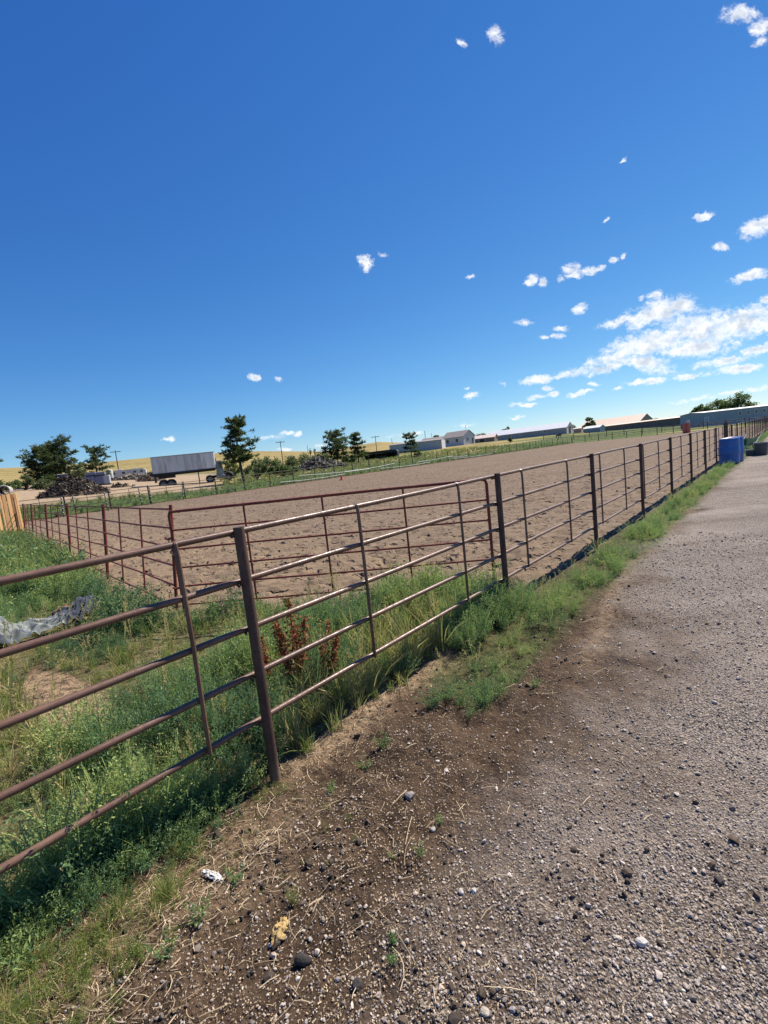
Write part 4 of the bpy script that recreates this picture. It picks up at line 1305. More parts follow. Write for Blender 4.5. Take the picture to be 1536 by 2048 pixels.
def dock(label, px, py, h, seed, lean):
    rng = np.random.default_rng(seed); S = Leaves(rng)
    n_st = 5
    for k in range(n_st):
        a = rng.uniform(0, 2 * math.pi); sp = (0.02 if k == 0 else rng.uniform(0.06, 0.20)); ht = 1.0 if k == 0 else rng.uniform(0.55, 0.9)
        p0 = np.array([0, 0, 0.0]); e = np.array([math.cos(a) * sp + lean * ht, math.sin(a) * sp, ht])
        pts = [p0 + (e - p0) * t + np.array([0, 0, 0]) for t in np.linspace(0, 1, 6)]
        S.ribbon(pts, 0.016, 0.6)
        for q in range(230):
            t = 0.38 + 0.62 * rng.random() ** 0.9
            rad = 0.030 * (1.25 - t) + 0.010
            p = p0 + (e - p0) * t + rng.normal(size=3) * rad * np.array([1, 1, .6])
            d = unit(rng.normal(size=3)); sd = unit(np.cross(d, rng.normal(size=3)))
            S.leaf(p, d, sd, 0.030, 0.022, np.clip(rng.normal(.5, .28), 0, 1))
    P, T, D = S.arr()
    x, y = at_ground(px, py)
    t = thing('dock_plant', label, 'plant', (x, y, gz1(x, y)), 0, 'red brown dock plants behind the near fence')
    q = P.reshape(-1, 3) * h
    link('seed_head', mesh_from('seed_head', q, np.arange(len(q)).reshape(-1, 4), M_DOCK, False, {'tint': np.repeat(T, 4), 'dry': np.repeat(D, 4)}), t)
    g = tmpl_grass(seed + 5, 12, .5, .3, .6, .07)
    q = g[0].reshape(-1, 3) * h * .4
    link('leaf', mesh_from('leaf', q, np.arange(len(q)).reshape(-1, 4), M_GRASS, False, {'tint': np.repeat(g[1], 4), 'dry': np.repeat(g[2], 4)}), t)


dock('tallest red brown dock plant right of the near post', 602, 1410, 0.72, 501, 0.0)
dock('red brown dock plant right of the tallest one', 655, 1395, 0.52, 502, 0.12)
dock('red brown dock plant just behind the near post', 548, 1385, 0.42, 503, -0.05)
dock('short red brown dock leaning left of the near post', 520, 1350, 0.30, 504, -0.55)

# ------------------------------------------------------------------ loose stones, clods, chips and straw on the ground
def stones_mesh(name, x, y, size, colr, matl, label, cat, flat=0.6, sub=0, sink=0.2):
    t = (1 + 5 ** .5) / 2
    base = np.array([(-1, t, 0), (1, t, 0), (-1, -t, 0), (1, -t, 0), (0, -1, t), (0, 1, t), (0, -1, -t), (0, 1, -t), (t, 0, -1), (t, 0, 1), (-t, 0, -1), (-t, 0, 1)], float)
    base /= np.linalg.norm(base, axis=1)[:, None]
    fc = np.array([(0, 11, 5), (0, 5, 1), (0, 1, 7), (0, 7, 10), (0, 10, 11), (1, 5, 9), (5, 11, 4), (11, 10, 2), (10, 7, 6), (7, 1, 8), (3, 9, 4), (3, 4, 2), (3, 2, 6), (3, 6, 8), (3, 8, 9), (4, 9, 5), (2, 4, 11), (6, 2, 10), (8, 6, 7), (9, 8, 1)])
    N = len(x)
    P = np.tile(base[None], (N, 1, 1)) * RNG.uniform(0.72, 1.18, (N, 12, 1))
    sc = np.stack([RNG.uniform(.8, 1.35, N), RNG.uniform(.6, 1.0, N), RNG.uniform(.45, .85, N)], 1) * size[:, None] * 0.5
    P = P * sc[:, None, :]
    a = RNG.uniform(0, 2 * math.pi, N); ca, sa = np.cos(a)[:, None], np.sin(a)[:, None]
    X = P[..., 0] * ca - P[..., 1] * sa; Y = P[..., 0] * sa + P[..., 1] * ca
    tz = RNG.normal(size=(N, 1)) * .3
    Z = P[..., 2] + X * tz
    z = gz(x, y)
    V = np.stack([X + x[:, None], Y + y[:, None], Z + (z + size * sink)[:, None]], -1).reshape(-1, 3)
    Fq = (fc[None] + (np.arange(N) * 12)[:, None, None]).reshape(-1, 3)
    me = mesh_from(name, V, Fq, matl, False, {'tint': np.repeat(colr, 12)})
    tag(link(name, me), label, cat, None, 'stuff')


def stone_mat(name, stops, rough=0.85):
    mt, t, b = new_mat(name)
    at = t.n('ShaderNodeAttribute', attribute_name='tint').outputs['Fac']
    rp = t.n('ShaderNodeValToRGB', {0: at})
    els = rp.color_ramp.elements
    els[0].position = stops[0][0]; els[0].color = (*stops[0][1], 1)
    els[1].position = stops[-1][0]; els[1].color = (*stops[-1][1], 1)
    for p, c in stops[1:-1]:
        e = els.new(p); e.color = (*c, 1)
    co = t.n('ShaderNodeTexCoord').outputs['Object']
    n1 = t.noise(co, 160, 3, 0.6)
    c = t.mix(t.ramp(n1, 0.35, 0.7, 0, 0.35), rp.outputs[0], (0.08, 0.07, 0.06))
    t.t.links.new(c, b.inputs['Base Color']); b.inputs['Roughness'].default_value = rough
    return mt


M_PEB = stone_mat('pebbles', [(0, (0.08, 0.068, 0.06)), (0.15, (0.18, 0.15, 0.13)), (0.5, (0.34, 0.295, 0.26)), (0.75, (0.46, 0.405, 0.365)), (0.9, (0.48, 0.38, 0.30)), (1.0, (0.66, 0.61, 0.56))])
M_CLOD = stone_mat('clods', [(0, (0.03, 0.021, 0.016)), (0.6, (0.07, 0.048, 0.034)), (1.0, (0.13, 0.095, 0.068))], 0.95)


def polar(num, r0, r1, p=1.0, a0=-50, a1=54):
    u = RNG.random(num)
    r = r0 * (r1 / r0) ** (u ** p)
    th = R_(RNG.uniform(a0, a1, num)) if False else np.radians(RNG.uniform(a0, a1, num))
    return np.sin(th) * r, np.cos(th) * r, r


def loose():
    x, y, r = polar(120000, 1.05, 8.0, 1.0)
    Z = zones(x, y)
    keep = RNG.random(len(x)) < np.clip(Z['gravel'] * 1.0 + .15 * (Z['n'] < -.3), 0.0, 1) * (0.55 + 0.8 * fbm(x * 2.1, y * 2.1, 91, 3))
    x, y, r = x[keep], y[keep], r[keep]
    size = np.exp(RNG.normal(math.log(0.0062), 0.45, len(x))).clip(0.003, 0.026) * (1 + 0.12 * np.maximum(r - 2, 0))
    stones_mesh('pebbles', x, y, size, RNG.random(len(x)), M_PEB, 'loose grey and tan pebbles lying on the gravel road', 'pebbles')
    x, y, r = polar(9000, 1.1, 6.0)
    Z = zones(x, y)
    soilw = (1 - Z['gravel']) * (1 - Z['arena']) * (Z['n'] < 0.15)
    keep = RNG.random(len(x)) < soilw * (0.3 + 1.0 * fbm(x * 2.7, y * 2.7, 93, 3)) * .95
    x, y, r = x[keep], y[keep], r[keep]
    size = np.exp(RNG.normal(math.log(0.007), 0.5, len(x))).clip(0.003, 0.03)
    stones_mesh('pebbles', x, y, size * .8, RNG.random(len(x)), M_PEB, 'small scattered pebbles on the bare brown soil', 'pebbles')
    x, y, r = polar(9000, 1.1, 7.0)
    Z = zones(x, y)
    soilw = (1 - Z['gravel'] * .985) * (1 - Z['arena']) * (Z['n'] < 0.2)
    keep = RNG.random(len(x)) < soilw * sst(fbm(x * 3.5, y * 3.5, 95, 3), 0.4, 0.7) * .8
    x, y, r = x[keep], y[keep], r[keep]
    size = np.exp(RNG.normal(math.log(0.012), 0.5, len(x))).clip(0.005, 0.042)
    stones_mesh('dirt_clods', x, y, size, RNG.random(len(x)), M_CLOD, 'dark lumps of soil on the bare strip beside the fence', 'soil')
    # clods in the arena
    s, n, x, y = rand_sn(2600, 0.8, 16, 0.1, 16)
    Z = zones(x, y); keep = (Z['arena'] > 0.9) & (RNG.random(len(x)) < sst(fbm(x * 1.5, y * 1.5, 97, 3), .35, .7) * np.clip(9 / np.hypot(x, y), 0, 1))
    x, y = x[keep], y[keep]
    size = np.exp(RNG.normal(math.log(0.026), 0.5, len(x))).clip(0.01, 0.08)
    M_AC = stone_mat('arena_clods', [(0, (0.09, 0.064, 0.043)), (1.0, (0.21, 0.15, 0.10))], 0.95)
    stones_mesh('sand_clods', x, y, size, RNG.random(len(x)), M_AC, 'lumps of trampled sand in the arena', 'sand')


loose()


def straw():
    # chips and stems: thin bent ribbons lying on the ground
    def lay(num, wfun, L0, L1, W0, name, label, lift=0.006, a0=-50, a1=54, r1=6.0, curl=0.5, sg=2):
        x, y, r = polar(num, 1.05, r1, 1.0, a0, a1)
        Z = zones(x, y); keep = RNG.random(num) < wfun(Z, x, y)
        x, y, r = x[keep], y[keep], r[keep]; N = len(x)
        L = RNG.uniform(L0, L1, N) ; W = W0 * RNG.uniform(.6, 1.3, N)
        a = RNG.uniform(0, 2 * math.pi, N); cur = RNG.normal(size=N) * curl
        z0 = gz(x, y)
        tilt = RNG.normal(size=N) * 0.10
        pts = []
        px_, py_, pz_ = x - np.cos(a) * L / 2, y - np.sin(a) * L / 2, z0 + lift
        for k in range(sg + 1):
            aa = a + cur * (k / sg - .5)
            pts.append((px_, py_, pz_, aa))
            px_ = px_ + np.cos(aa) * L / sg; py_ = py_ + np.sin(aa) * L / sg; pz_ = pz_ + np.abs(tilt) * L / sg * (1 if k < sg / 2 else -.7)
        V = []
        for (qx, qy, qz, aa) in pts:
            nx, ny = -np.sin(aa) * W / 2, np.cos(aa) * W / 2
            V.append(np.stack([qx + nx, qy + ny, qz], -1)); V.append(np.stack([qx - nx, qy - ny, qz + W * .5], -1))
        V = np.stack(V, 1).reshape(-1, 3)
        m_ = 2 * (sg + 1)
        f = np.array([(2 * k, 2 * k + 1, 2 * k + 3, 2 * k + 2) for k in range(sg)])
        Fq = (f[None] + (np.arange(N) * m_)[:, None, None]).reshape(-1, 4)
        tn = np.repeat(RNG.random(N), m_)
        me = mesh_from(name, V, Fq, M_STRAW, False, {'tint': tn, 'dry': tn * 0})
        tag(link(name, me), label, 'straw', None, 'stuff')

    def wsoil(Z, x, y):
        return (1 - Z['gravel'] * 0.93) * (1 - Z['arena']) * (Z['n'] < 0.1) * (0.25 + 0.75 * Z['straw'] + 0.5 * sst(fbm(x * 2.2, y * 2.2, 111, 3), .45, .7)) * (1 - .8 * Z['strip'])

    def wstr(Z, x, y):
        return np.clip(Z['straw'] * 1.2 + 0.05 * (Z['n'] < 0) * (1 - Z['gravel']), 0, 1) * (1 - Z['arena'])

    def wstub(Z, x, y):
        return sst(-Z['s'], 0.0, 0.35) * np.exp(-((Z['n'] + 0.28) / 0.30) ** 2)
    lay(48000, wsoil, 0.003, 0.009, 0.0026, 'wood_chips', 'pale wood chips scattered on the bare soil', sg=1, curl=0, lift=0.005)
    lay(22000, wstr, 0.02, 0.07, 0.0018, 'straw', 'dry straw matted at the fence foot and on the bare patch', lift=0.01, r1=8)
    lay(7000, wstub, 0.02, 0.08, 0.0017, 'straw', 'pale stubble and dead stems in the lower left', lift=0.012, sg=3, curl=1.5)
    lay(900, lambda Z, x, y: (Z['n'] < .1) * (1 - Z['gravel'] * .85) * (1 - Z['arena']) * .30, 0.05, 0.16, 0.0018, 'straw', 'long dead stems lying across the bare soil', lift=0.012, sg=4, curl=.8)


straw()
# stubble tufts in the lower left
s, n, x, y = rand_sn(1500, -1.6, 0.02, -0.70, 0.06)
k_ = (np.hypot(x, y) > 1.05) & (RNG.random(len(s)) < np.exp(-((n + 0.12) / 0.28) ** 2) * .8)
s, n, x, y = s[k_], n[k_], x[k_], y[k_]
scatter_mesh('stubble', DRYG + GRASS[:1] + LOWW + WEED[:3], np.stack([x, y, gz(x, y)], 1), RNG.uniform(.02, .075, len(x)) * (0.35 + 1.2 * sst(fbm(x * 4, y * 4, 121, 2), .4, .68)) * (1 - .6 * sst(s, -.35, 0.0)), 'cropped dry grass and small weeds of the lower left corner', M_GRASS, 'grass')
#@@SECTION4
# ------------------------------------------------------------------ trees and bushes
M_BARK = mat('bark', (0.085, 0.062, 0.048), 0.9, var=0.3, scale=8)
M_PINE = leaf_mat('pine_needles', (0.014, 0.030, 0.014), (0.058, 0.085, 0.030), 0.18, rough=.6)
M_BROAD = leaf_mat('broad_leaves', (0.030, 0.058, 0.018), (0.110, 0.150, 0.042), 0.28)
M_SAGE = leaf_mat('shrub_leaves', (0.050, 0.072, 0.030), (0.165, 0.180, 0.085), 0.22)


def quad_mesh(name, S, scale, matl, parent, loc=(0, 0, 0)):
    P, T, D = S.arr()
    q = P.reshape(-1, 3) * scale
    return link(name, mesh_from(name, q, np.arange(len(q)).reshape(-1, 4), matl, False, {'tint': np.repeat(T, 4), 'dry': np.repeat(D, 4)}), parent, loc)


def pine(label, loc, h, seed, low=0.18, width=0.30, limbs=34, tuft=0.075, lean=0.0, shape=None, group='pines beyond the arena', extra=()):
    """conifer: tapered trunk, drooping limbs, needle tufts with gaps between"""
    rng = np.random.default_rng(seed)
    t = thing('pine_tree', label, 'tree', loc, rng.uniform(0, 6.28) if shape is None else 0, group)
    tr = MB()
    bend = lambda z: np.array([lean * z + 0.015 * math.sin(z * 5 + seed), 0.012 * math.cos(z * 4 + seed), z])
    zs = np.linspace(-0.02, 0.96, 9)
    tr.tube([bend(z) * h for z in zs], [h * (0.020 * (1 - z) + 0.004) for z in zs], 8)
    S = Leaves(rng)
    ends = []
    nw = max(6, limbs // 5)
    for k in range(limbs):
        z = low + (0.97 - low) * ((k * nw // limbs + 0.55 * rng.random() + (0.12 * seed) % .3) / nw)
        f = min(1.0, (z - low) / (1 - low))
        prof = (shape(f) if shape else (0.55 + 0.45 * math.sin(min(1, f * 1.9) * math.pi / 2)) * (1 - f) ** 0.62 + 0.10)
        L = width * prof * rng.uniform(0.45, 1.18)
        a = k * 2.399 + rng.normal() * .5
        p0 = bend(z); dr = np.array([math.cos(a), math.sin(a), 0])
        up = 0.05 + 0.45 * f + rng.normal() * .12
        e = p0 + dr * L + np.array([0, 0, L * up])
        m = p0 + dr * L * .5 + np.array([0, 0, L * (up * .3 - .06)])
        tr.tube([p0 * h, m * h, e * h], [h * 0.006 * (1.2 - f), h * 0.004, h * 0.002], 5)
        nt_ = 3 + int(L / width * 5)
        for q in range(nt_):
            u = 1 - 0.75 * (q / nt_) ** 1.2
            c = p0 + (m - p0) * min(1, 2 * u) + (e - m) * max(0, 2 * u - 1) + rng.normal(size=3) * np.array([.022, .022, .005]) * (1 + 3 * L)
            ends.append((c, tuft * rng.uniform(.7, 1.25), dr))
    for zt in (0.95, 0.985):
        ends.append((bend(zt), tuft * .8, np.array([0, 0, 1.0])))
    for (ex, ey, ez, er) in extra:
        ends.append((np.array([ex, ey, ez]), er, np.array([1.0, 0, 0])))
    for c, sz, dr in ends:
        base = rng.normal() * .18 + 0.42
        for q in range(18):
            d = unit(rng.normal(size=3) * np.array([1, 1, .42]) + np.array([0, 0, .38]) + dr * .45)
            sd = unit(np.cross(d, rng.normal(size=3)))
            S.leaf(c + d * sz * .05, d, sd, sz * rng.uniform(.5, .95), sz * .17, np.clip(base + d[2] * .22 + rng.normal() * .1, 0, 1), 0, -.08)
    tr.build('trunk', M_BARK, t, True)
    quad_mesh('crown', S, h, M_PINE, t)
    return t


def broad(name, label, cat, loc, h, w_, seed, matl, clumps=26, leaves=110, leaf=0.05, base=0.25, trunk=True, group=None, flat=0.55, depth=0.8, d3=None):
    """leafy crown of uneven clumps over branching limbs; sizes in metres"""
    rng = np.random.default_rng(seed)
    t = thing(name, label, cat, loc, 0, group)
    S = Leaves(rng); b = MB()
    if trunk:
        b.tube([(0, 0, -0.2), (0.02 * w_, 0, h * base * .6), (0, 0.02 * w_, h * base * 1.2)], [0.035 * h, 0.028 * h, 0.02 * h], 8)
    for k in range(clumps):
        a = rng.uniform(0, 6.283); rr_ = math.sqrt(rng.random()) * .5
        cx_, cy_ = math.cos(a) * rr_ * w_, math.sin(a) * rr_ * w_ * depth
        topz = h * (1 - 0.62 * (rr_ / .5) ** 2.2) if trunk else h * (1 - .5 * (rr_ / .5) ** 2)
        cz = h * base + (topz - h * base) * rng.uniform(0.25, 0.95)
        r_ = w_ * rng.uniform(.07, .15) * (1 if trunk else 1.2)
        b.tube([(0, 0, h * base * (1.0 if trunk else .0)), (cx_ * .5, cy_ * .5, h * base + (cz - h * base) * .4), (cx_, cy_, cz)], [0.014 * h, 0.009 * h, 0.003 * h], 5)
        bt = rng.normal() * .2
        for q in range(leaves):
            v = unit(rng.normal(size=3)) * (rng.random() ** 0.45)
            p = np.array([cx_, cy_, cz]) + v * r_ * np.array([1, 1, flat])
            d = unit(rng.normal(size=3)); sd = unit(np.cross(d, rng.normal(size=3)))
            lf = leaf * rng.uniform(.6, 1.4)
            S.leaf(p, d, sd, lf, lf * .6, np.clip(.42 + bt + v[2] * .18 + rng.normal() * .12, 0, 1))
    if trunk:
        b.build('trunk', M_BARK, t, True)
    else:
        b.build('stems', M_BARK, t, True)
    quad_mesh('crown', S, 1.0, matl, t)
    return t


def tree_at(px, pbase, ptop, r, adj=0.0):
    x, y, z = far_pt(px, pbase, r)
    e_top = azel(px, ptop)[1]
    return (x, y, z), CAMH + e_top * math.hypot(x, y) - z


# the lone tall pine by the truck: broad low limbs right, tuft sticking out left near the top
loc, h = tree_at(487, 964, 833, 54)
pine('tall lone pine with open lower trunk just right of the white trailer', loc, h, 21, low=0.30, width=0.25, limbs=46, tuft=0.085,
     shape=lambda f: 0.82 if f < .12 else (0.95 if f < .45 else (0.80 if f < .6 else 1.05 * (1 - f) ** .75 + .18)),
     extra=((-0.19, 0, 0.86, .07), (-0.16, 0.02, 0.84, .06), (0.24, 0, 0.77, .08), (0.25, 0.02, 0.60, .08), (-0.24, 0, 0.58, .07), (-0.2, 0, .70, .06)))
loc, h = tree_at(678, 935, 862, 78)
pine('bushy pine standing right of the log heap', loc, h, 23, low=0.22, width=0.42, limbs=40, tuft=0.12, shape=lambda f: .65 + .5 * math.sin(f * 3.0) - .35 * f)
loc, h = tree_at(718, 927, 866, 80)
pine('slimmer pine left of the black shelter', loc, h, 24, low=0.20, width=0.36, limbs=34, tuft=0.12, shape=lambda f: 1.0 - .75 * f + .1 * math.sin(f * 14))
loc, h = tree_at(823, 916, 866, 84)
pine('small pine in front of the low grey shed', loc, h, 25, low=0.25, width=0.36, limbs=30, tuft=0.12, shape=lambda f: .9 - .55 * f + .18 * math.sin(f * 11))
loc, h = tree_at(136, 975, 874, 88)
pine('tall dark pine with a ragged top at the left', loc, h, 26, low=0.14, width=0.30, limbs=46, tuft=0.085, shape=lambda f: 1.0 - .5 * f)
loc, h = tree_at(92, 980, 896, 86)
pine('wide dark pine at the left edge of the left clump', loc, h, 27, low=0.05, width=0.30, limbs=70, tuft=0.10, shape=lambda f: .35 + .9 * math.sin((f * .85 + .12) * 3.1))
loc, h = tree_at(116, 980, 890, 90)
pine('dark pine between the wide one and the ragged one', loc, h, 37, low=0.05, width=0.28, limbs=60, tuft=0.10, shape=lambda f: .5 + .7 * math.sin((f * .85 + .12) * 3.1))
loc, h = tree_at(198, 962, 893, 92)
pine('spreading dark pine behind the stacked crates', loc, h, 28, low=0.12, width=0.33, limbs=44, tuft=0.10, shape=lambda f: .75 + .4 * math.sin(f * 3) - .35 * f)
loc, h = tree_at(-34, 985, 868, 60)
pine('pine at the left edge whose branch tips just enter the picture', loc, h, 29, low=0.1, width=0.30, limbs=40, tuft=0.085)

BUSH = [  # px, base row, top row, width px, distance, label, material
    (158, 970, 912, 34, 84, 'pale leafy shrub between the left pines', M_SAGE), (52, 985, 945, 34, 80, 'grey green bush below the wide dark pine', M_SAGE),
    (18, 984, 957, 46, 78, 'dark low bush at the left edge before the hill', M_BROAD), (92, 980, 958, 40, 78, 'olive bush at the foot of the dark pines', M_SAGE),
    (512, 948, 905, 44, 60, 'olive bush directly right of the tall lone pine', M_SAGE), (465, 945, 905, 40, 72, 'dark bush behind the truck cab', M_BROAD),
    (552, 940, 918, 34, 66, 'rounded green bush right of the olive bush', M_BROAD), (530, 934, 908, 60, 84, 'brown green brush behind the rounded bush', M_SAGE),
    (600, 925, 907, 70, 96, 'long low brush above the log heap', M_SAGE), (640, 918, 905, 60, 100, 'low brush left of the bushy pine', M_SAGE), (705, 924, 905, 50, 92, 'dark brush between the two middle pines', M_BROAD),
    (575, 940, 925, 40, 60, 'low weedy bush left of the log heap', M_BROAD), (836, 914, 903, 16, 84, 'low dark bush right of the small pine', M_BROAD),
    (1020, 880, 872, 8, 130, 'low bush in the dry part of the right field', M_BROAD),
    (620, 899, 894, 6, 420, 'tiny lone bush on the golden hill, left one', M_BROAD), (628.5, 898, 893, 6, 420, 'tiny lone bush on the golden hill, right one', M_BROAD),
    (1036, 868, 862, 9, 230, 'low bush before the long white barn', M_BROAD),
]
for q, (px, pb, pt, pw, r, lbl, mm) in enumerate(BUSH):
    loc, h = tree_at(px, pb, pt, r)
    loc = (loc[0], loc[1], loc[2] - 0.15)
    wd = pxsize(pw, loc[0], loc[1])
    broad('bush', lbl, 'bush', loc, max(h, .5) + .15, wd, 600 + q, mm, 24, 80, 0.12 + wd * .03, 0.12, False, 'bushes beyond the arena', .8)
TREES = [(1178, 850, 831, 24, 215, 'round dark tree left of the tan roofed barn'), (1432, 834, 797, 76, 187, 'wide spreading tree rising behind the grey barn, left half'),
         (1474, 832, 785, 78, 189, 'wide spreading tree rising behind the grey barn, right half'), (1402, 836, 806, 44, 186, 'lower tree at the left of the spreading trees'),
         (1350, 846, 834, 30, 250, 'low hazy tree between the tan barn and the grey barn'), (1305, 842, 833, 26, 300, 'small far tree right of the tan roof'),
         (1014, 878, 852, 26, 290, 'far tree just over the left end of the long white barn'), (1050, 872, 853, 22, 300, 'far tree over the middle of the long white barn'),
         (965, 884, 866, 40, 280, 'hazy far trees between the house and the white barn'), (1142, 864, 850, 26, 300, 'far tree right of the white barn gable'), (985, 880, 866, 30, 290, 'hazy far tree left of the white barn'),
         (1335, 845, 836, 24, 260, 'far tree behind the tan barn wall'), (872, 890, 866, 20, 260, 'far tree behind the roof of the house')]
for q, (px, pb, pt, pw, r, lbl) in enumerate(TREES):
    loc, h = tree_at(px, pb, pt, r)
    wd = pxsize(pw, loc[0], loc[1])
    broad('broadleaf_tree', lbl, 'tree', loc, max(h, 1.5), wd, 700 + q, M_BROAD, 34, 150, 0.30 + wd * .012, 0.30, True, 'trees among the distant barns', .75)

# ------------------------------------------------------------------ heaps
M_SCRAP = stone_mat('scrap_wood', [(0, (0.018, 0.014, 0.011)), (0.5, (0.055, 0.038, 0.027)), (0.9, (0.12, 0.085, 0.058)), (1.0, (0.42, 0.39, 0.35))], .9)
M_LOGS = stone_mat('pale_logs', [(0, (0.06, 0.05, 0.042)), (0.4, (0.20, 0.165, 0.13)), (0.8, (0.36, 0.31, 0.25)), (1.0, (0.48, 0.43, 0.37))], .9)
M_MOUND = mat('mound_soil', (0.13, 0.09, 0.062), 0.95, var=.35, scale=2.0, bump=.6, bscale=8)


def heap(name, label, px0, px1, pbase, ptop, r, seed, nst, matl, skew=0.5, lng=(0.4, 1.6), rad=(0.03, 0.08), soil=M_MOUND, piece='scrap_pieces', depth=0.7):
    cxp = (px0 + px1) / 2
    (x, y, z), h = tree_at(cxp, pbase, ptop, r)
    wd = pxsize(px1 - px0, x, y); rng = np.random.default_rng(seed)
    vaz = math.atan2(x, y)
    t = thing(name, label, 'heap', (x, y, z), -vaz)
    n = 46
    u = np.linspace(-1, 1, n)[:, None] + np.zeros((1, n)); v = u.T.copy()
    sk = (skew - .5) * 2

    def hz(u, v):
        uu = np.where(u < sk, (u - sk) / (1 + sk), (u - sk) / (1 - sk))
        rr_ = np.sqrt(uu ** 2 + v ** 2)
        return h * np.clip(1 - rr_, 0, 1) ** 0.9 * (0.78 + 0.45 * (fbm(u * 4 + seed, v * 4, seed % 50, 3)))
    Z = hz(u, v) - 0.12
    V = np.stack([u * wd / 2, v * wd / 2 * depth, Z], -1).reshape(-1, 3)
    i = np.arange(n - 1)[:, None] * n; k = np.arange(n - 1)[None, :]
    Fq = np.stack([i + k, i + n + k, i + n + k + 1, i + k + 1], -1).reshape(-1, 4)
    link('mound', mesh_from('mound', V, Fq, soil, True), t)
    if nst:
        VV = []; FF = []; TT = []; b0 = 0
        for q in range(nst):
            a = rng.uniform(0, 6.283); rr_ = math.sqrt(rng.random())
            uu = math.cos(a) * rr_; vv = math.sin(a) * rr_
            if rng.random() < .65: vv = -abs(vv)
            zz = float(hz(np.array(uu), np.array(vv)))
            if zz < 0.03 * h and rng.random() < .7: continue
            c = Vector((uu * wd / 2, vv * wd / 2 * depth, zz + rng.uniform(-.03, .10)))
            L = rng.uniform(*lng); rd = rng.uniform(*rad)
            d = Vector((rng.normal(), rng.normal() * .7, rng.normal() * .42)).normalized()
            mbq = MB().box((0, 0, 0), (L, rd * 2 * rng.uniform(.7, 1.8), rd * 1.4))
            Rm = d.to_track_quat('X', 'Z').to_matrix()
            VV += [tuple(Rm @ Vector(p) + c) for p in mbq.v]; FF += [tuple(i_ + b0 for i_ in f) for f in mbq.f]; b0 += 8
            TT += [rng.random()] * 8
        o = link(piece, mesh_from(piece, VV, FF, matl, False, {'tint': np.array(TT)}), t)
        o['kind'] = 'stuff'
    return t


heap('scrap_heap', 'dark heap of scrap wood and rubbish behind the far fence at left', 88, 212, 994, 948, 56, 31, 620, M_SCRAP, 0.46, (0.15, 0.7), (0.02, 0.05))
heap('log_heap', 'pale heap of split logs and rubble left of the bushy pine', 586, 690, 934, 915, 74, 32, 300, M_LOGS, 0.45, (0.4, 1.5), (0.05, 0.11), depth=.5, piece='logs')
heap('dirt_heap', 'brown dirt heap at the rear end of the white trailer', 272, 330, 962, 936, 84, 33, 60, M_SCRAP, 0.75, (0.2, .7), (.03, .06), depth=.8)
heap('dirt_heap', 'low brown dirt heap on the yard between the crates and the trailer', 218, 268, 976, 966, 66, 34, 50, M_SCRAP, 0.3, (0.2, .6), (.03, .06), depth=.8)
heap('rubble_heap', 'low stony rubble before the white camper', 228, 300, 961, 948, 100, 35, 240, M_LOGS, 0.5, (0.3, 1.0), (0.05, 0.14), depth=.4)

# ------------------------------------------------------------------ trailer and truck
def ribbed(name, base, streak, rough=.5, metal=0.0, axis=0, n=1.0):
    mt, t, b = new_mat(name)
    co = t.n('ShaderNodeTexCoord').outputs['Object']
    mp = t.n('ShaderNodeMapping', {'Vector': co, 'Scale': (2.2, 2.2, 0.25)}).outputs[0]
    n1 = t.noise(mp, 1.0, 6, 0.7)
    c = t.mix(t.ramp(n1, 0.42, 0.7), base, streak)
    n2 = t.noise(co, 1.4, 5, .6)
    c = t.mix(t.ramp(n2, .55, .75, 0, .4), c, tuple(x * .6 for x in base))
    t.t.links.new(c, b.inputs['Base Color']); b.inputs['Roughness'].default_value = rough; b.inputs['Metallic'].default_value = metal
    return mt


M_TRAIL = ribbed('trailer_panel', (0.60, 0.62, 0.62), (0.36, 0.35, 0.34))
M_TRAIL2 = ribbed('trailer_front_panel', (0.80, 0.80, 0.78), (0.5, 0.46, 0.41))
M_GLASS = mat('dark_glass', (0.02, 0.025, 0.03), 0.12, var=.05, spec=.8)
xa, ya, za = far_pt(309, 969, 62.6)
xb, yb, zb = far_pt(437, 966, 62.4)
taz = math.atan2(yb - ya, xb - xa); TL = math.hypot(xb - xa, yb - ya)
zt = CAMH + azel(330, 969)[1] * 64
tz_ = min(za, zb) - .05
z_top = CAMH + azel(309, 914)[1] * 62.6 - tz_
z_bot = CAMH + azel(313, 950)[1] * 62.6 - tz_
tl = thing('box_trailer', 'old white box semitrailer with streaked ribbed side parked in the yard', 'trailer', (xa, ya, tz_), taz)
TWd = 2.5
body = MB().box((TL * .385, TWd / 2, (z_top + z_bot) / 2), (TL * .77, TWd, z_top - z_bot), bevel=.03)
for k in range(22):
    body.box((TL * .77 * (k + .5) / 22, -0.012, (z_top + z_bot) / 2 - .02), (0.05, 0.03, z_top - z_bot - .25))
body.build('box_body', M_TRAIL, tl)
fb = MB().box((TL * .885, TWd / 2, (z_top + z_bot) / 2), (TL * .23 - .01, TWd + .006, z_top - z_bot + .006), bevel=.08)
for k in range(6):
    fb.box((TL * .77 + TL * .23 * (k + .5) / 6, -0.014, (z_top + z_bot) / 2 - .02), (0.05, 0.03, z_top - z_bot - .25))
fb.build('front_section', M_TRAIL2, tl)
MB().box((TL / 2, -0.02, z_bot + .06), (TL, 0.06, 0.16)).box((TL / 2, TWd + .02, z_bot + .06), (TL, 0.06, 0.16)).build('bottom_rail', M_DARK, tl)
MB().box((TL / 2, -0.02, z_top - .05), (TL + .02, 0.06, 0.11)).box((TL / 2, TWd + .02, z_top - .05), (TL + .02, 0.06, 0.11)).build('top_rail', mat('grey_trim', (0.36, 0.38, 0.39), .5), tl)
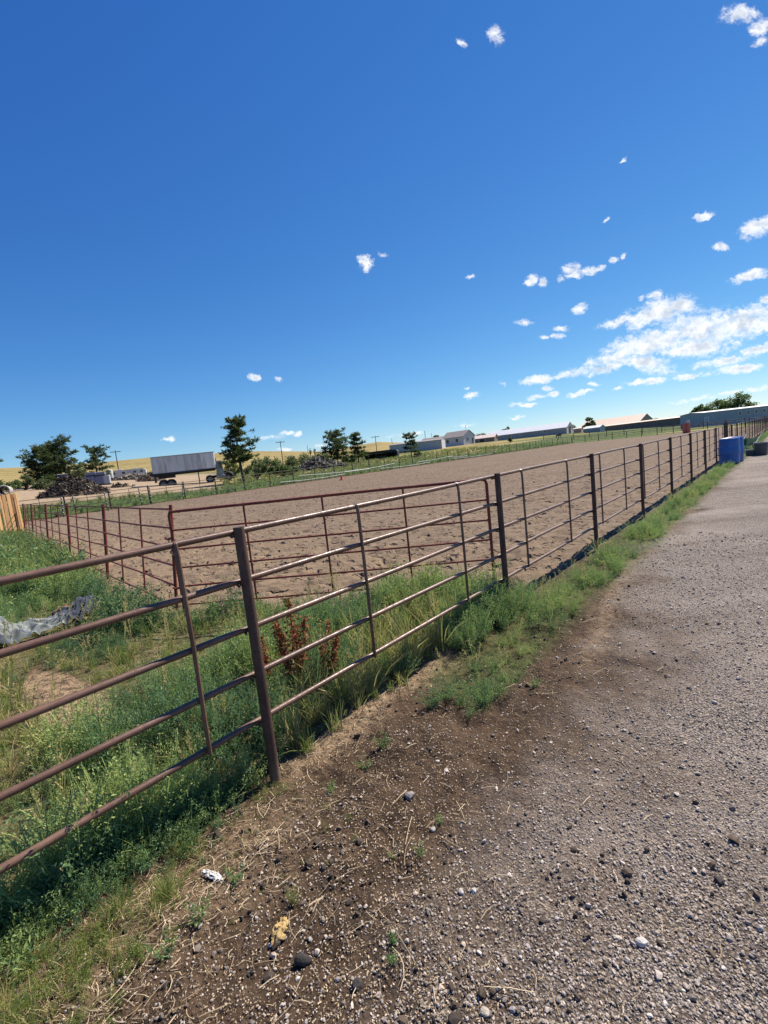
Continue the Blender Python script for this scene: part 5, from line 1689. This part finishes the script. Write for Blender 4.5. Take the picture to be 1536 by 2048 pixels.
MB().box((TL * .5, TWd / 2, z_bot - .1), (TL * .98, 0.9, 0.2)).box((TL * .2, TWd / 2, z_bot - .35), (TL * .26, 1.1, .35)).build('chassis', M_DARK, tl)
MB().box((0.12, TWd / 2, (z_bot - .1) * .75), (0.10, 2.2, 0.9)).build('rear_bumper', M_DARK, tl)


def wheel_part(parent, x, y, R, wdt):
    o = MB().lathe([(R * .55, -wdt / 2), (R * .92, -wdt / 2), (R, -wdt * .35), (R, wdt * .35), (R * .92, wdt / 2), (R * .55, wdt / 2), (R * .5, wdt * .2), (R * .5, -wdt * .2), (R * .55, -wdt / 2)], 24).build('wheel', M_TYRE, parent, True, (x, y, R), (math.pi / 2, 0, 0))
    MB().lathe([(0, -wdt * .2), (R * .5, -wdt * .2), (R * .54, wdt * .45), (R * .42, wdt * .4), (R * .2, wdt * .1), (0, wdt * .12)], 20).build('rim', M_PALEPIPE, o, True)
    return o


for xx in (TL * .135, TL * .255):
    for yy_ in (0.18, TWd - .18):
        wheel_part(tl, xx, yy_, 0.52, 0.5)
for yy_ in (0.45, TWd - .45):
    MB().box((TL * .70, yy_, z_bot * .5), (0.12, 0.12, z_bot)).box((TL * .70, yy_, 0.03), (0.35, 0.3, 0.05)).build('landing_leg', M_DARK, tl)
# truck coupled at the right end
kx = TL - 0.5
ux, uy = xa + math.cos(taz) * kx, ya + math.sin(taz) * kx
tk = thing('truck_tractor', 'old truck tractor with pale cab and black mudguards coupled to the trailer', 'truck', (ux, uy, tz_), taz)
cab_z = CAMH + azel(437, 921)[1] * 62 - tz_
M_CAB = mat('cab_paint', (0.26, 0.30, 0.29), .4, var=.1)
prof = [(0.55, 1.0), (1.35, 1.0), (1.35, 1.6), (1.3, 1.75), (1.22, cab_z), (0.65, cab_z), (0.55, cab_z - .12)]
MB().prism(prof, 0.15, 2.25).build('cab', M_CAB, tk)
MB().prism([(0.8, 1.7), (1.25, 1.7), (1.18, cab_z - .2), (0.8, cab_z - .2)], 0.135, 0.16).build('cab_window', M_GLASS, tk)
MB().prism([(0.72, 1.0), (0.74, 1.0), (0.74, cab_z - .15), (0.72, cab_z - .15)], 0.138, 0.155).build('door_seam', M_DARK, tk)
MB().prism([(1.35, 0.85), (2.3, 0.85), (2.3, 1.15), (1.35, 1.35)], 0.45, 1.95).build('bonnet', M_DARK, tk)
MB().box((1.0, 1.2, 0.75), (3.6, 0.9, 0.3)).build('frame_rails', M_DARK, tk)
MB().box((2.5, 1.2, 0.6), (0.15, 2.3, 0.3)).build('front_bumper', M_PALEPIPE, tk)
b = MB()
for yy_ in (0.28, 2.12):
    b2 = MB().tube([(1.35, yy_, 0.6), (1.45, yy_, 0.98), (1.8, yy_, 1.1), (2.2, yy_, 0.98), (2.3, yy_, 0.65)], 0.18, 8)
    b2.build('mudguard', M_DARK, tk, True)
    wheel_part(tk, 1.8, yy_, 0.46, 0.3)
    wheel_part(tk, -0.4, yy_ + (.12 if yy_ < 1 else -.12), 0.5, 0.55)
MB().tube([(0.55, 0.35, 0.9), (0.55, 0.35, cab_z + .35)], 0.07, 10).build('exhaust_stack', M_DARK, tk, True)
MB().lathe([(0, 0), (.3, 0), (.32, .04), (.32, 1.1), (.3, 1.14), (0, 1.14)], 18).build('fuel_tank', M_PALEPIPE, tk, True, (0.4, 0.35, 0.75), (0, math.pi / 2, 0))

# ------------------------------------------------------------------ yard things at the left
def place(px, pb, r):
    x, y, z = far_pt(px, pb, r)
    return (x, y, z), math.atan2(x, y)


M_NAVY = mat('navy_plastic', (0.012, 0.025, 0.13), .4)
(lx, ly, lz), va = place(128, 968, 70)
bt = thing('water_tank', 'dark blue upright tank behind the scrap heap', 'tank', (lx, ly, lz), -va)
hh_ = CAMH + azel(128, 949)[1] * 70 - lz
wd_ = pxsize(17, lx, ly)
MB().box((0, 0, hh_ * .5), (wd_, wd_ * .9, hh_), bevel=.06).build('tank_body', M_NAVY, bt)
MB().box((0, 0, hh_ + .03), (wd_ * 1.05, wd_ * .95, .06), bevel=.02).build('tank_lid', M_WHITE, bt)
M_CRATE = mat('bluish_crate', (0.14, 0.165, 0.25), .5, var=.15)
M_CRATEW = mat('white_crate', (0.36, 0.38, 0.42), .5, var=.1)
cr = [(180, 965, 953, 20, M_CRATE, 'bluish wrapped crate at the left of the stack'), (199, 964, 952, 16, M_CRATE, 'bluish wrapped crate in the middle of the stack'), (214, 963, 950, 13, M_CRATEW, 'white wrapped crate at the right of the stack'),
      (183, 953, 945, 18, M_CRATE, 'bluish wrapped crate on top at the left'), (201, 952, 944, 18, M_CRATE, 'bluish wrapped crate on top in the middle')]
for q, (px, pb, pt, pw, mm, lbl) in enumerate(cr):
    r = 78
    (lx, ly, lz), va = place(px, pb, r)
    z0 = CAMH + azel(px, pb)[1] * r; z1 = CAMH + azel(px, pt)[1] * r
    if q < 3: z0 = min(z0, lz)
    if q == 3: z0 = zc0
    if q == 4: z0 = zc1
    c_ = thing('wrapped_crate', lbl, 'crate', (lx, ly, z0), -va - .15, 'wrapped crates stacked in the yard')
    wd_ = pxsize(pw, lx, ly)
    MB().box((0, 0, (z1 - z0) / 2 + .07), (wd_, 1.1, z1 - z0 - .14), bevel=.05).build('wrapped_load', mm, c_)
    pb_ = MB()
    for k in (-1, 0, 1): pb_.box((0, k * .45, .04), (wd_ * .98, .14, .08))
    pb_.box((0, 0, .11), (wd_ * .98, 1.08, .05)).build('pallet', M_LOGS if False else M_WOODD if 'M_WOODD' in globals() else M_DARK, c_)
    if q == 0: zc0 = z1
    if q == 1: zc1 = z1
# white camper and white drum tank
(lx, ly, lz), va = place(258, 957, 112)
wd_ = pxsize(66, lx, ly); z1 = CAMH + azel(258, 939)[1] * 112 - lz
cp_ = thing('camper_trailer', 'long white camper parked beyond the yard left of the trailer', 'camper', (lx, ly, lz), -va - .1)
hz0 = z1 * .28
MB().prism([(-wd_ / 2, hz0), (wd_ / 2, hz0), (wd_ / 2, z1 * .8), (wd_ / 2 - .5, z1), (-wd_ / 2 + .3, z1), (-wd_ / 2, z1 * .86)], -1.2, 1.2).build('camper_body', M_WHITE, cp_)
for k, xw in enumerate((-.36, -.1, .2, .38)):
    MB().box((wd_ * xw, -1.2, z1 * .68), (wd_ * .08, .04, z1 * .22)).build('window', M_GLASS, cp_)
MB().box((wd_ * .06, -1.2, z1 * .6), (.7, .05, z1 * .55)).build('door', mat('grey_door', (.45, .46, .48), .5), cp_)
MB().box((-wd_ * .2, 0, z1 + .1), (.8, .7, .25), bevel=.05).build('roof_unit', M_WHITE, cp_)
MB().box((wd_ * .22, 0, z1 + .08), (.6, .6, .2), bevel=.05).build('roof_unit', M_WHITE, cp_)
for xx in (-.06, .06):
    wheel_part(cp_, wd_ * xx, -1.0, .42, .25)
MB().box((0, 0, hz0 - .1), (wd_ * .95, 1.6, .25)).build('chassis', M_DARK, cp_)
(lx, ly, lz), va = place(222, 958, 100)
z1 = CAMH + azel(222, 938)[1] * 100 - lz
sp_ = thing('propane_tank', 'white upright tank at the left end of the camper', 'tank', (lx, ly, lz), 0)
MB().lathe([(0, .3), (.3, .32), (.48, .5), (.5, .8), (.5, z1 - .35), (.4, z1 - .1), (0, z1)], 20).build('tank_body', M_WHITE, sp_, True)
MB().lathe([(.42, 0), (.42, .45), (.38, .45), (.38, 0)], 16).build('skirt', M_DARK, sp_, True)
# black shelter
(lx, ly, lz), va = place(765, 920, 100)
wd_ = pxsize(66, lx, ly); z1 = CAMH + azel(765, 901)[1] * 100 - lz
sh = thing('shelter', 'low black tarp covered shelter between the pines and the grey shed', 'shelter', (lx, ly, lz), -va - .12)
M_BLACK = mat('black_tarp', (0.014, 0.016, 0.022), .55, var=.3, scale=1.5)
prof = [(-wd_ / 2, 0), (-wd_ / 2, z1 * .72), (-wd_ * .46, z1 * .9), (-wd_ * .3, z1 * .97), (wd_ * .3, z1), (wd_ * .46, z1 * .93), (wd_ / 2, z1 * .75), (wd_ / 2, 0), (wd_ * .47, 0), (wd_ * .47, z1 * .7), (-wd_ * .47, z1 * .7), (-wd_ * .47, 0)]
V = []
MB().prism(prof, -2.0, 2.2).build('tarp_cover', M_BLACK, sh)
MB().box((0, 1.9, z1 * .35), (wd_ * .93, .06, z1 * .69)).build('back_wall', M_BLACK, sh)
MB().box((-wd_ * .02, 1.0, z1 * .2), (wd_ * .34, 1.0, z1 * .4), bevel=.1).build('stored_hay', mat('grey_hay', (.16, .15, .12), .9), sh)
for xx in (-.45, -.15, .15, .45):
    MB().box((wd_ * xx, -1.95, z1 * .35), (.12, .12, z1 * .7)).build('post', M_DARK, sh)

# ------------------------------------------------------------------ buildings
M_ROOFW = mat('white_metal_roof', (0.74, 0.76, 0.78), .45, var=.06, scale=1)
M_ROOFG = mat('grey_shingle', (0.26, 0.24, 0.235), .9, var=.15, scale=2)
M_ROOFT = mat('tan_metal_roof', (0.74, 0.57, 0.44), .5, var=.08, scale=1)
M_ROOFP = mat('pale_pink_roof', (0.62, 0.50, 0.46), .5, var=.08, scale=1)
M_WALLG = ribbed('blue_grey_shade_siding', (0.27, 0.30, 0.33), (0.22, 0.245, 0.27), .6)  # on the long barn this blue grey carries the side's shade as colour
M_WALLL = ribbed('pale_grey_siding', (0.40, 0.415, 0.42), (0.33, 0.34, 0.345), .6)
M_WALLW = ribbed('white_siding', (0.52, 0.55, 0.57), (0.45, 0.47, 0.49), .6)
M_WALLB = ribbed('brown_siding', (0.20, 0.155, 0.135), (0.16, 0.125, 0.11), .7)
M_WALLB2 = ribbed('faded_blue_siding', (0.30, 0.345, 0.385), (0.26, 0.30, 0.335), .6)
M_ROOFG2 = mat('grey_blue_roof', (0.42, 0.46, 0.5), .5)
M_TRIM = mat('white_trim', (0.75, 0.75, 0.74), .5, var=.05)


def barn(name, label, cat, px, pbase, r, delta, L, W, hw, hr, wallm, roofm, gable=None, over=0.35, z=None, loc=None, rz=None, doors=(), wins=(), door_m=None, group=None):
    """gabled building, local x along the ridge, -y towards the arena; doors and windows as (face, u, z0, w, h)"""
    (lx, ly, lz), va = place(px, pbase, r)
    if z is not None: lz = z
    if loc: lx, ly, lz = loc
    t = thing(name, label, cat, (lx, ly, lz), -va - R_(delta) if rz is None else rz, group)
    # walls as one closed shell under the roof
    P = [(-W / 2, -1.5), (W / 2, -1.5), (W / 2, hw), (0, hr), (-W / 2, hw)]
    V = [(-L / 2, y_, z_) for y_, z_ in P] + [(L / 2, y_, z_) for y_, z_ in P]
    Fw = [(0, 1, 2, 3, 4), (9, 8, 7, 6, 5)] + [(k, k + 5, (k + 1) % 5 + 5, (k + 1) % 5) for k in range(5)]
    MB().add(V, Fw).build('wall', wallm, t)
    if gable:
        MB().add([(L / 2 + .03, y_, max(z_, -.5)) for y_, z_ in P] + [(L / 2 + .07, y_, max(z_, -.5)) for y_, z_ in P], Fw).build('gable_wall', gable, t)
    th = 0.10
    for sg in (-1, 1):
        sl = (hr - hw) / (W / 2)
        y1 = sg * (W / 2 + over); z1_ = hw - sl * over + .03
        b = MB()
        q = [(-L / 2 - over, 0, hr + .03), (L / 2 + over, 0, hr + .03), (L / 2 + over, y1, z1_), (-L / 2 - over, y1, z1_)]
        b.add(q + [(x_, y_, z_ + th) for x_, y_, z_ in q], [(0, 1, 2, 3), (7, 6, 5, 4), (0, 4, 5, 1), (1, 5, 6, 2), (2, 6, 7, 3), (3, 7, 4, 0)])
        b.build('roof', roofm, t)
    for kind, items in (('door', doors), ('window', wins)):
        for face, u, z0, w_, h_ in items:
            if face == 'front':
                c = (u * L, -W / 2 - .02, z0 + h_ / 2); d = (w_, .08, h_); fr = (w_ + .2, .05, h_ + .2)
            else:
                c = (L / 2 + .09, u * W, z0 + h_ / 2); d = (.08, w_, h_); fr = (.05, w_ + .2, h_ + .2)
            o = MB().box(c, d).build(kind, (M_GLASS if kind == 'window' else (door_m or M_DARK)), t)
            MB().box((c[0], c[1], c[2]), fr).build('frame', M_TRIM, o)
    return t


def S_(px, r): return px * r / F * 1.0


# long white roofed barn with a white gable towards the right
barn('horse_barn', 'long barn with white roof, side coloured blue grey for its shade and white gable with dark door', 'barn', 1058, 872, 228, 22, 37, 9.0, 2.7, 4.9, M_WALLG, M_ROOFW, M_WALLW, .3,  # shade of the long side is put into its wall colour
     doors=[('end', -0.05, 0, 3.0, 3.1)], wins=[('front', u, 1.5, 1.1, .8) for u in (-.35, -.2, -.05, .1, .25)])
barn('white_barn', 'lower white roofed barn behind the left end of the long barn', 'barn', 1022, 876, 262, 14, 26, 9, 2.4, 4.4, M_WALLG, M_ROOFW, None, .3)
# white house with grey roof, lower wing to its left
HZ = CAMH + azel(925, 889)[1] * 175
barn('house', 'white two part house with grey roof and a gable facing right', 'house', 918, 889, 175, 34, 9.0, 7.5, 2.9, 4.9, M_WALLW, M_ROOFG, M_WALLW, .35, z=HZ,
     doors=[('end', 0.3, 0, .9, 2.0)], wins=[('front', -.25, 1.0, 1.1, 1.2), ('front', .2, 1.0, 1.1, 1.2), ('end', -.15, 1.1, 1.5, 1.2)])
barn('house_wing', 'lower white house wing with a long grey roof behind the grey shed', 'house', 872, 894, 180, 24, 9.5, 8.5, 2.4, 4.1, M_WALLW, M_ROOFG, None, .35, z=HZ - .3, wins=[('front', .1, 1.0, 1.0, 1.0)])
# low long grey shed
barn('shed', 'long low blue grey shed left of the white house', 'shed', 836, 905, 152, 14, 17.0, 6.0, 2.75, 3.15, M_WALLL, M_ROOFG, M_WALLW, .15)
barn('stable', 'low building with pale pink roof between the house and the long barn', 'stable', 970, 885, 205, 12, 9.5, 7, 1.9, 3.1, M_WALLB, M_ROOFP, None, .4, doors=[('front', -.05, 0, 2.2, 1.6)])
barn('low_shed', 'low tan shed just right of the white gable', 'shed', 1147, 861, 235, 10, 7.5, 5, 1.9, 2.3, mat('tan_siding', (.36, .28, .23), .7), M_ROOFP, None, .2)
barn('small_shed', 'small white roofed shed with grey wall in the green field', 'shed', 1189, 863, 172, 26, 5.2, 3.6, 1.4, 2.05, M_WALLG, M_ROOFW, M_WALLL, .25)
# tan roofed riding hall with a long lower wing
barn('riding_hall', 'large hall with a broad tan roof', 'barn', 1231, 855, 255, 24, 28, 18, 2.2, 5.9, M_WALLB, M_ROOFT, mat('tan_gable', (.42, .33, .27), .7), .4)
barn('long_stable', 'long low brown stable with pale roof edge before the tan roofed hall', 'stable', 1285, 853, 226, 20, 38, 6, 2.6, 3.0, M_WALLB, M_ROOFT, None, .5)
# grey barn at the right
GA = place(1418, 856, 128)
barn('grey_barn', 'long blue grey barn with small dark windows at the right edge', 'barn', 1510, 848, 122, 26, 44, 9, 3.2, 3.55, M_WALLB2, M_ROOFW, None, .2, loc=(80.9 + 22, 120.0, 0.42), rz=0.0,
     wins=[('front', -.5 + (9.0 + 2.0 * k) / 44, 1.75, .55, .9) for k in range(16)], doors=[('front', -.485, 0, .8, 2.1)], door_m=M_WALLL)

# ------------------------------------------------------------------ poles, aerial, calf
M_POLE = mat('pole_timber', (0.085, 0.065, 0.05), .9)


def pole(label, px, pbase, ptop, r, arm=1.4, name='utility_pole', rad=0.14):
    (lx, ly, lz), h = tree_at(px, pbase, ptop, r)
    t = thing(name, label, 'pole', (lx, ly, lz), -math.atan2(lx, ly) + .1, 'utility poles beyond the fields')
    MB().tube([(0, 0, -.5), (0, 0, h)], [rad, rad * .7], 10).build('pole_shaft', M_POLE, t, True)
    if arm:
        MB().box((0, 0, h - .45), (arm * 2, .12, .15)).build('crossarm', M_POLE, t)
        for xx in (-.85, -.45, .45, .85):
            MB().lathe([(.05, 0), (.07, .08), (.04, .16), (0, .18)], 8, (arm * xx, 0, h - .37)).build('insulator', M_PALEPIPE, t)


pole('utility pole with crossarm behind the left crates', 238.5, 948, 900, 150, 1.3)
pole('utility pole with crossarm right of the tall lone pine', 566, 925, 881, 150, 1.4)
pole('utility pole with crossarm left of the low grey shed', 754.5, 910, 871, 170, 1.5)
pole('thin far pole on the hill right of the centre pole', 616, 904, 890, 400, 0, rad=.22)
pole('thin far pole above the black shelter', 785, 893, 876, 380, 0, rad=.22)
pole('thin pole rising left of the house roof', 852, 890, 861, 240, 0, rad=.16)
pole('short far pole between the shed and the house', 865, 890, 866, 300, 0, rad=.14)
x, y, z = far_pt(934, 886, 178)
ant = thing('roof_aerial', 'thin aerial mast on the gable of the white house', 'aerial', (x, y, HZ + 4.6), 0)
MB().tube([(0, 0, 0), (0, 0, 2.4)], .05, 6).build('mast', M_DARK, ant)
MB().box((0, 0, 2.2), (.9, .05, .05)).box((0, 0, 1.8), (.6, .05, .05)).build('rods', M_DARK, ant)
# calf
(lx, ly, lz), va = place(1117, 879, 135)
cf = thing('calf', 'small black and white calf standing in the green field behind the arena', 'calf', (lx, ly, lz), -va + .2)


def skin_mesh(name, verts, edges, radii, matl, parent, sub=1):
    me = bpy.data.meshes.new(name); me.from_pydata(verts, edges, [])
    o = link(name, me, parent)
    md = o.modifiers.new('skin', 'SKIN')
    for i, r_ in enumerate(radii):
        me.skin_vertices[0].data[i].radius = (r_, r_)
    me.skin_vertices[0].data[0].use_root = True
    o.modifiers.new('sub', 'SUBSURF').levels = sub
    o.modifiers['sub'].render_levels = sub
    me.materials.append(matl)
    return o


M_COW = mat('black_white_hide', (0.02, 0.018, 0.018), .8, col2=(0.7, 0.69, 0.66), scale=1.6, amt=1.0, lo=.55, hi=.58)
cv = [(0, 0, .82), (.35, 0, .84), (.62, 0, .88), (.85, 0, 1.02), (1.05, 0, 1.0), (1.18, 0, .9), (-.35, 0, .84), (-.55, 0, .84), (-.62, 0, .5),
      (.52, .13, .5), (.5, .13, .28), (.52, .13, 0.02), (.52, -.13, .5), (.5, -.13, .28), (.52, -.13, 0.02), (-.45, .13, .55), (-.55, .13, .3), (-.5, .13, 0.02), (-.45, -.13, .55), (-.55, -.13, .3), (-.5, -.13, .02), (.98, .16, 1.06), (.98, -.16, 1.06)]
ce = [(0, 1), (1, 2), (2, 3), (3, 4), (4, 5), (0, 6), (6, 7), (7, 8), (2, 9), (9, 10), (10, 11), (2, 12), (12, 13), (13, 14), (7, 15), (15, 16), (16, 17), (7, 18), (18, 19), (19, 20), (4, 21), (4, 22)]
cr_ = [.27, .27, .25, .14, .13, .08, .25, .2, .03, .10, .06, .05, .10, .06, .05, .12, .07, .05, .12, .07, .05, .03, .03]
skin_mesh('calf_body', cv, ce, cr_, M_COW, cf, 2)
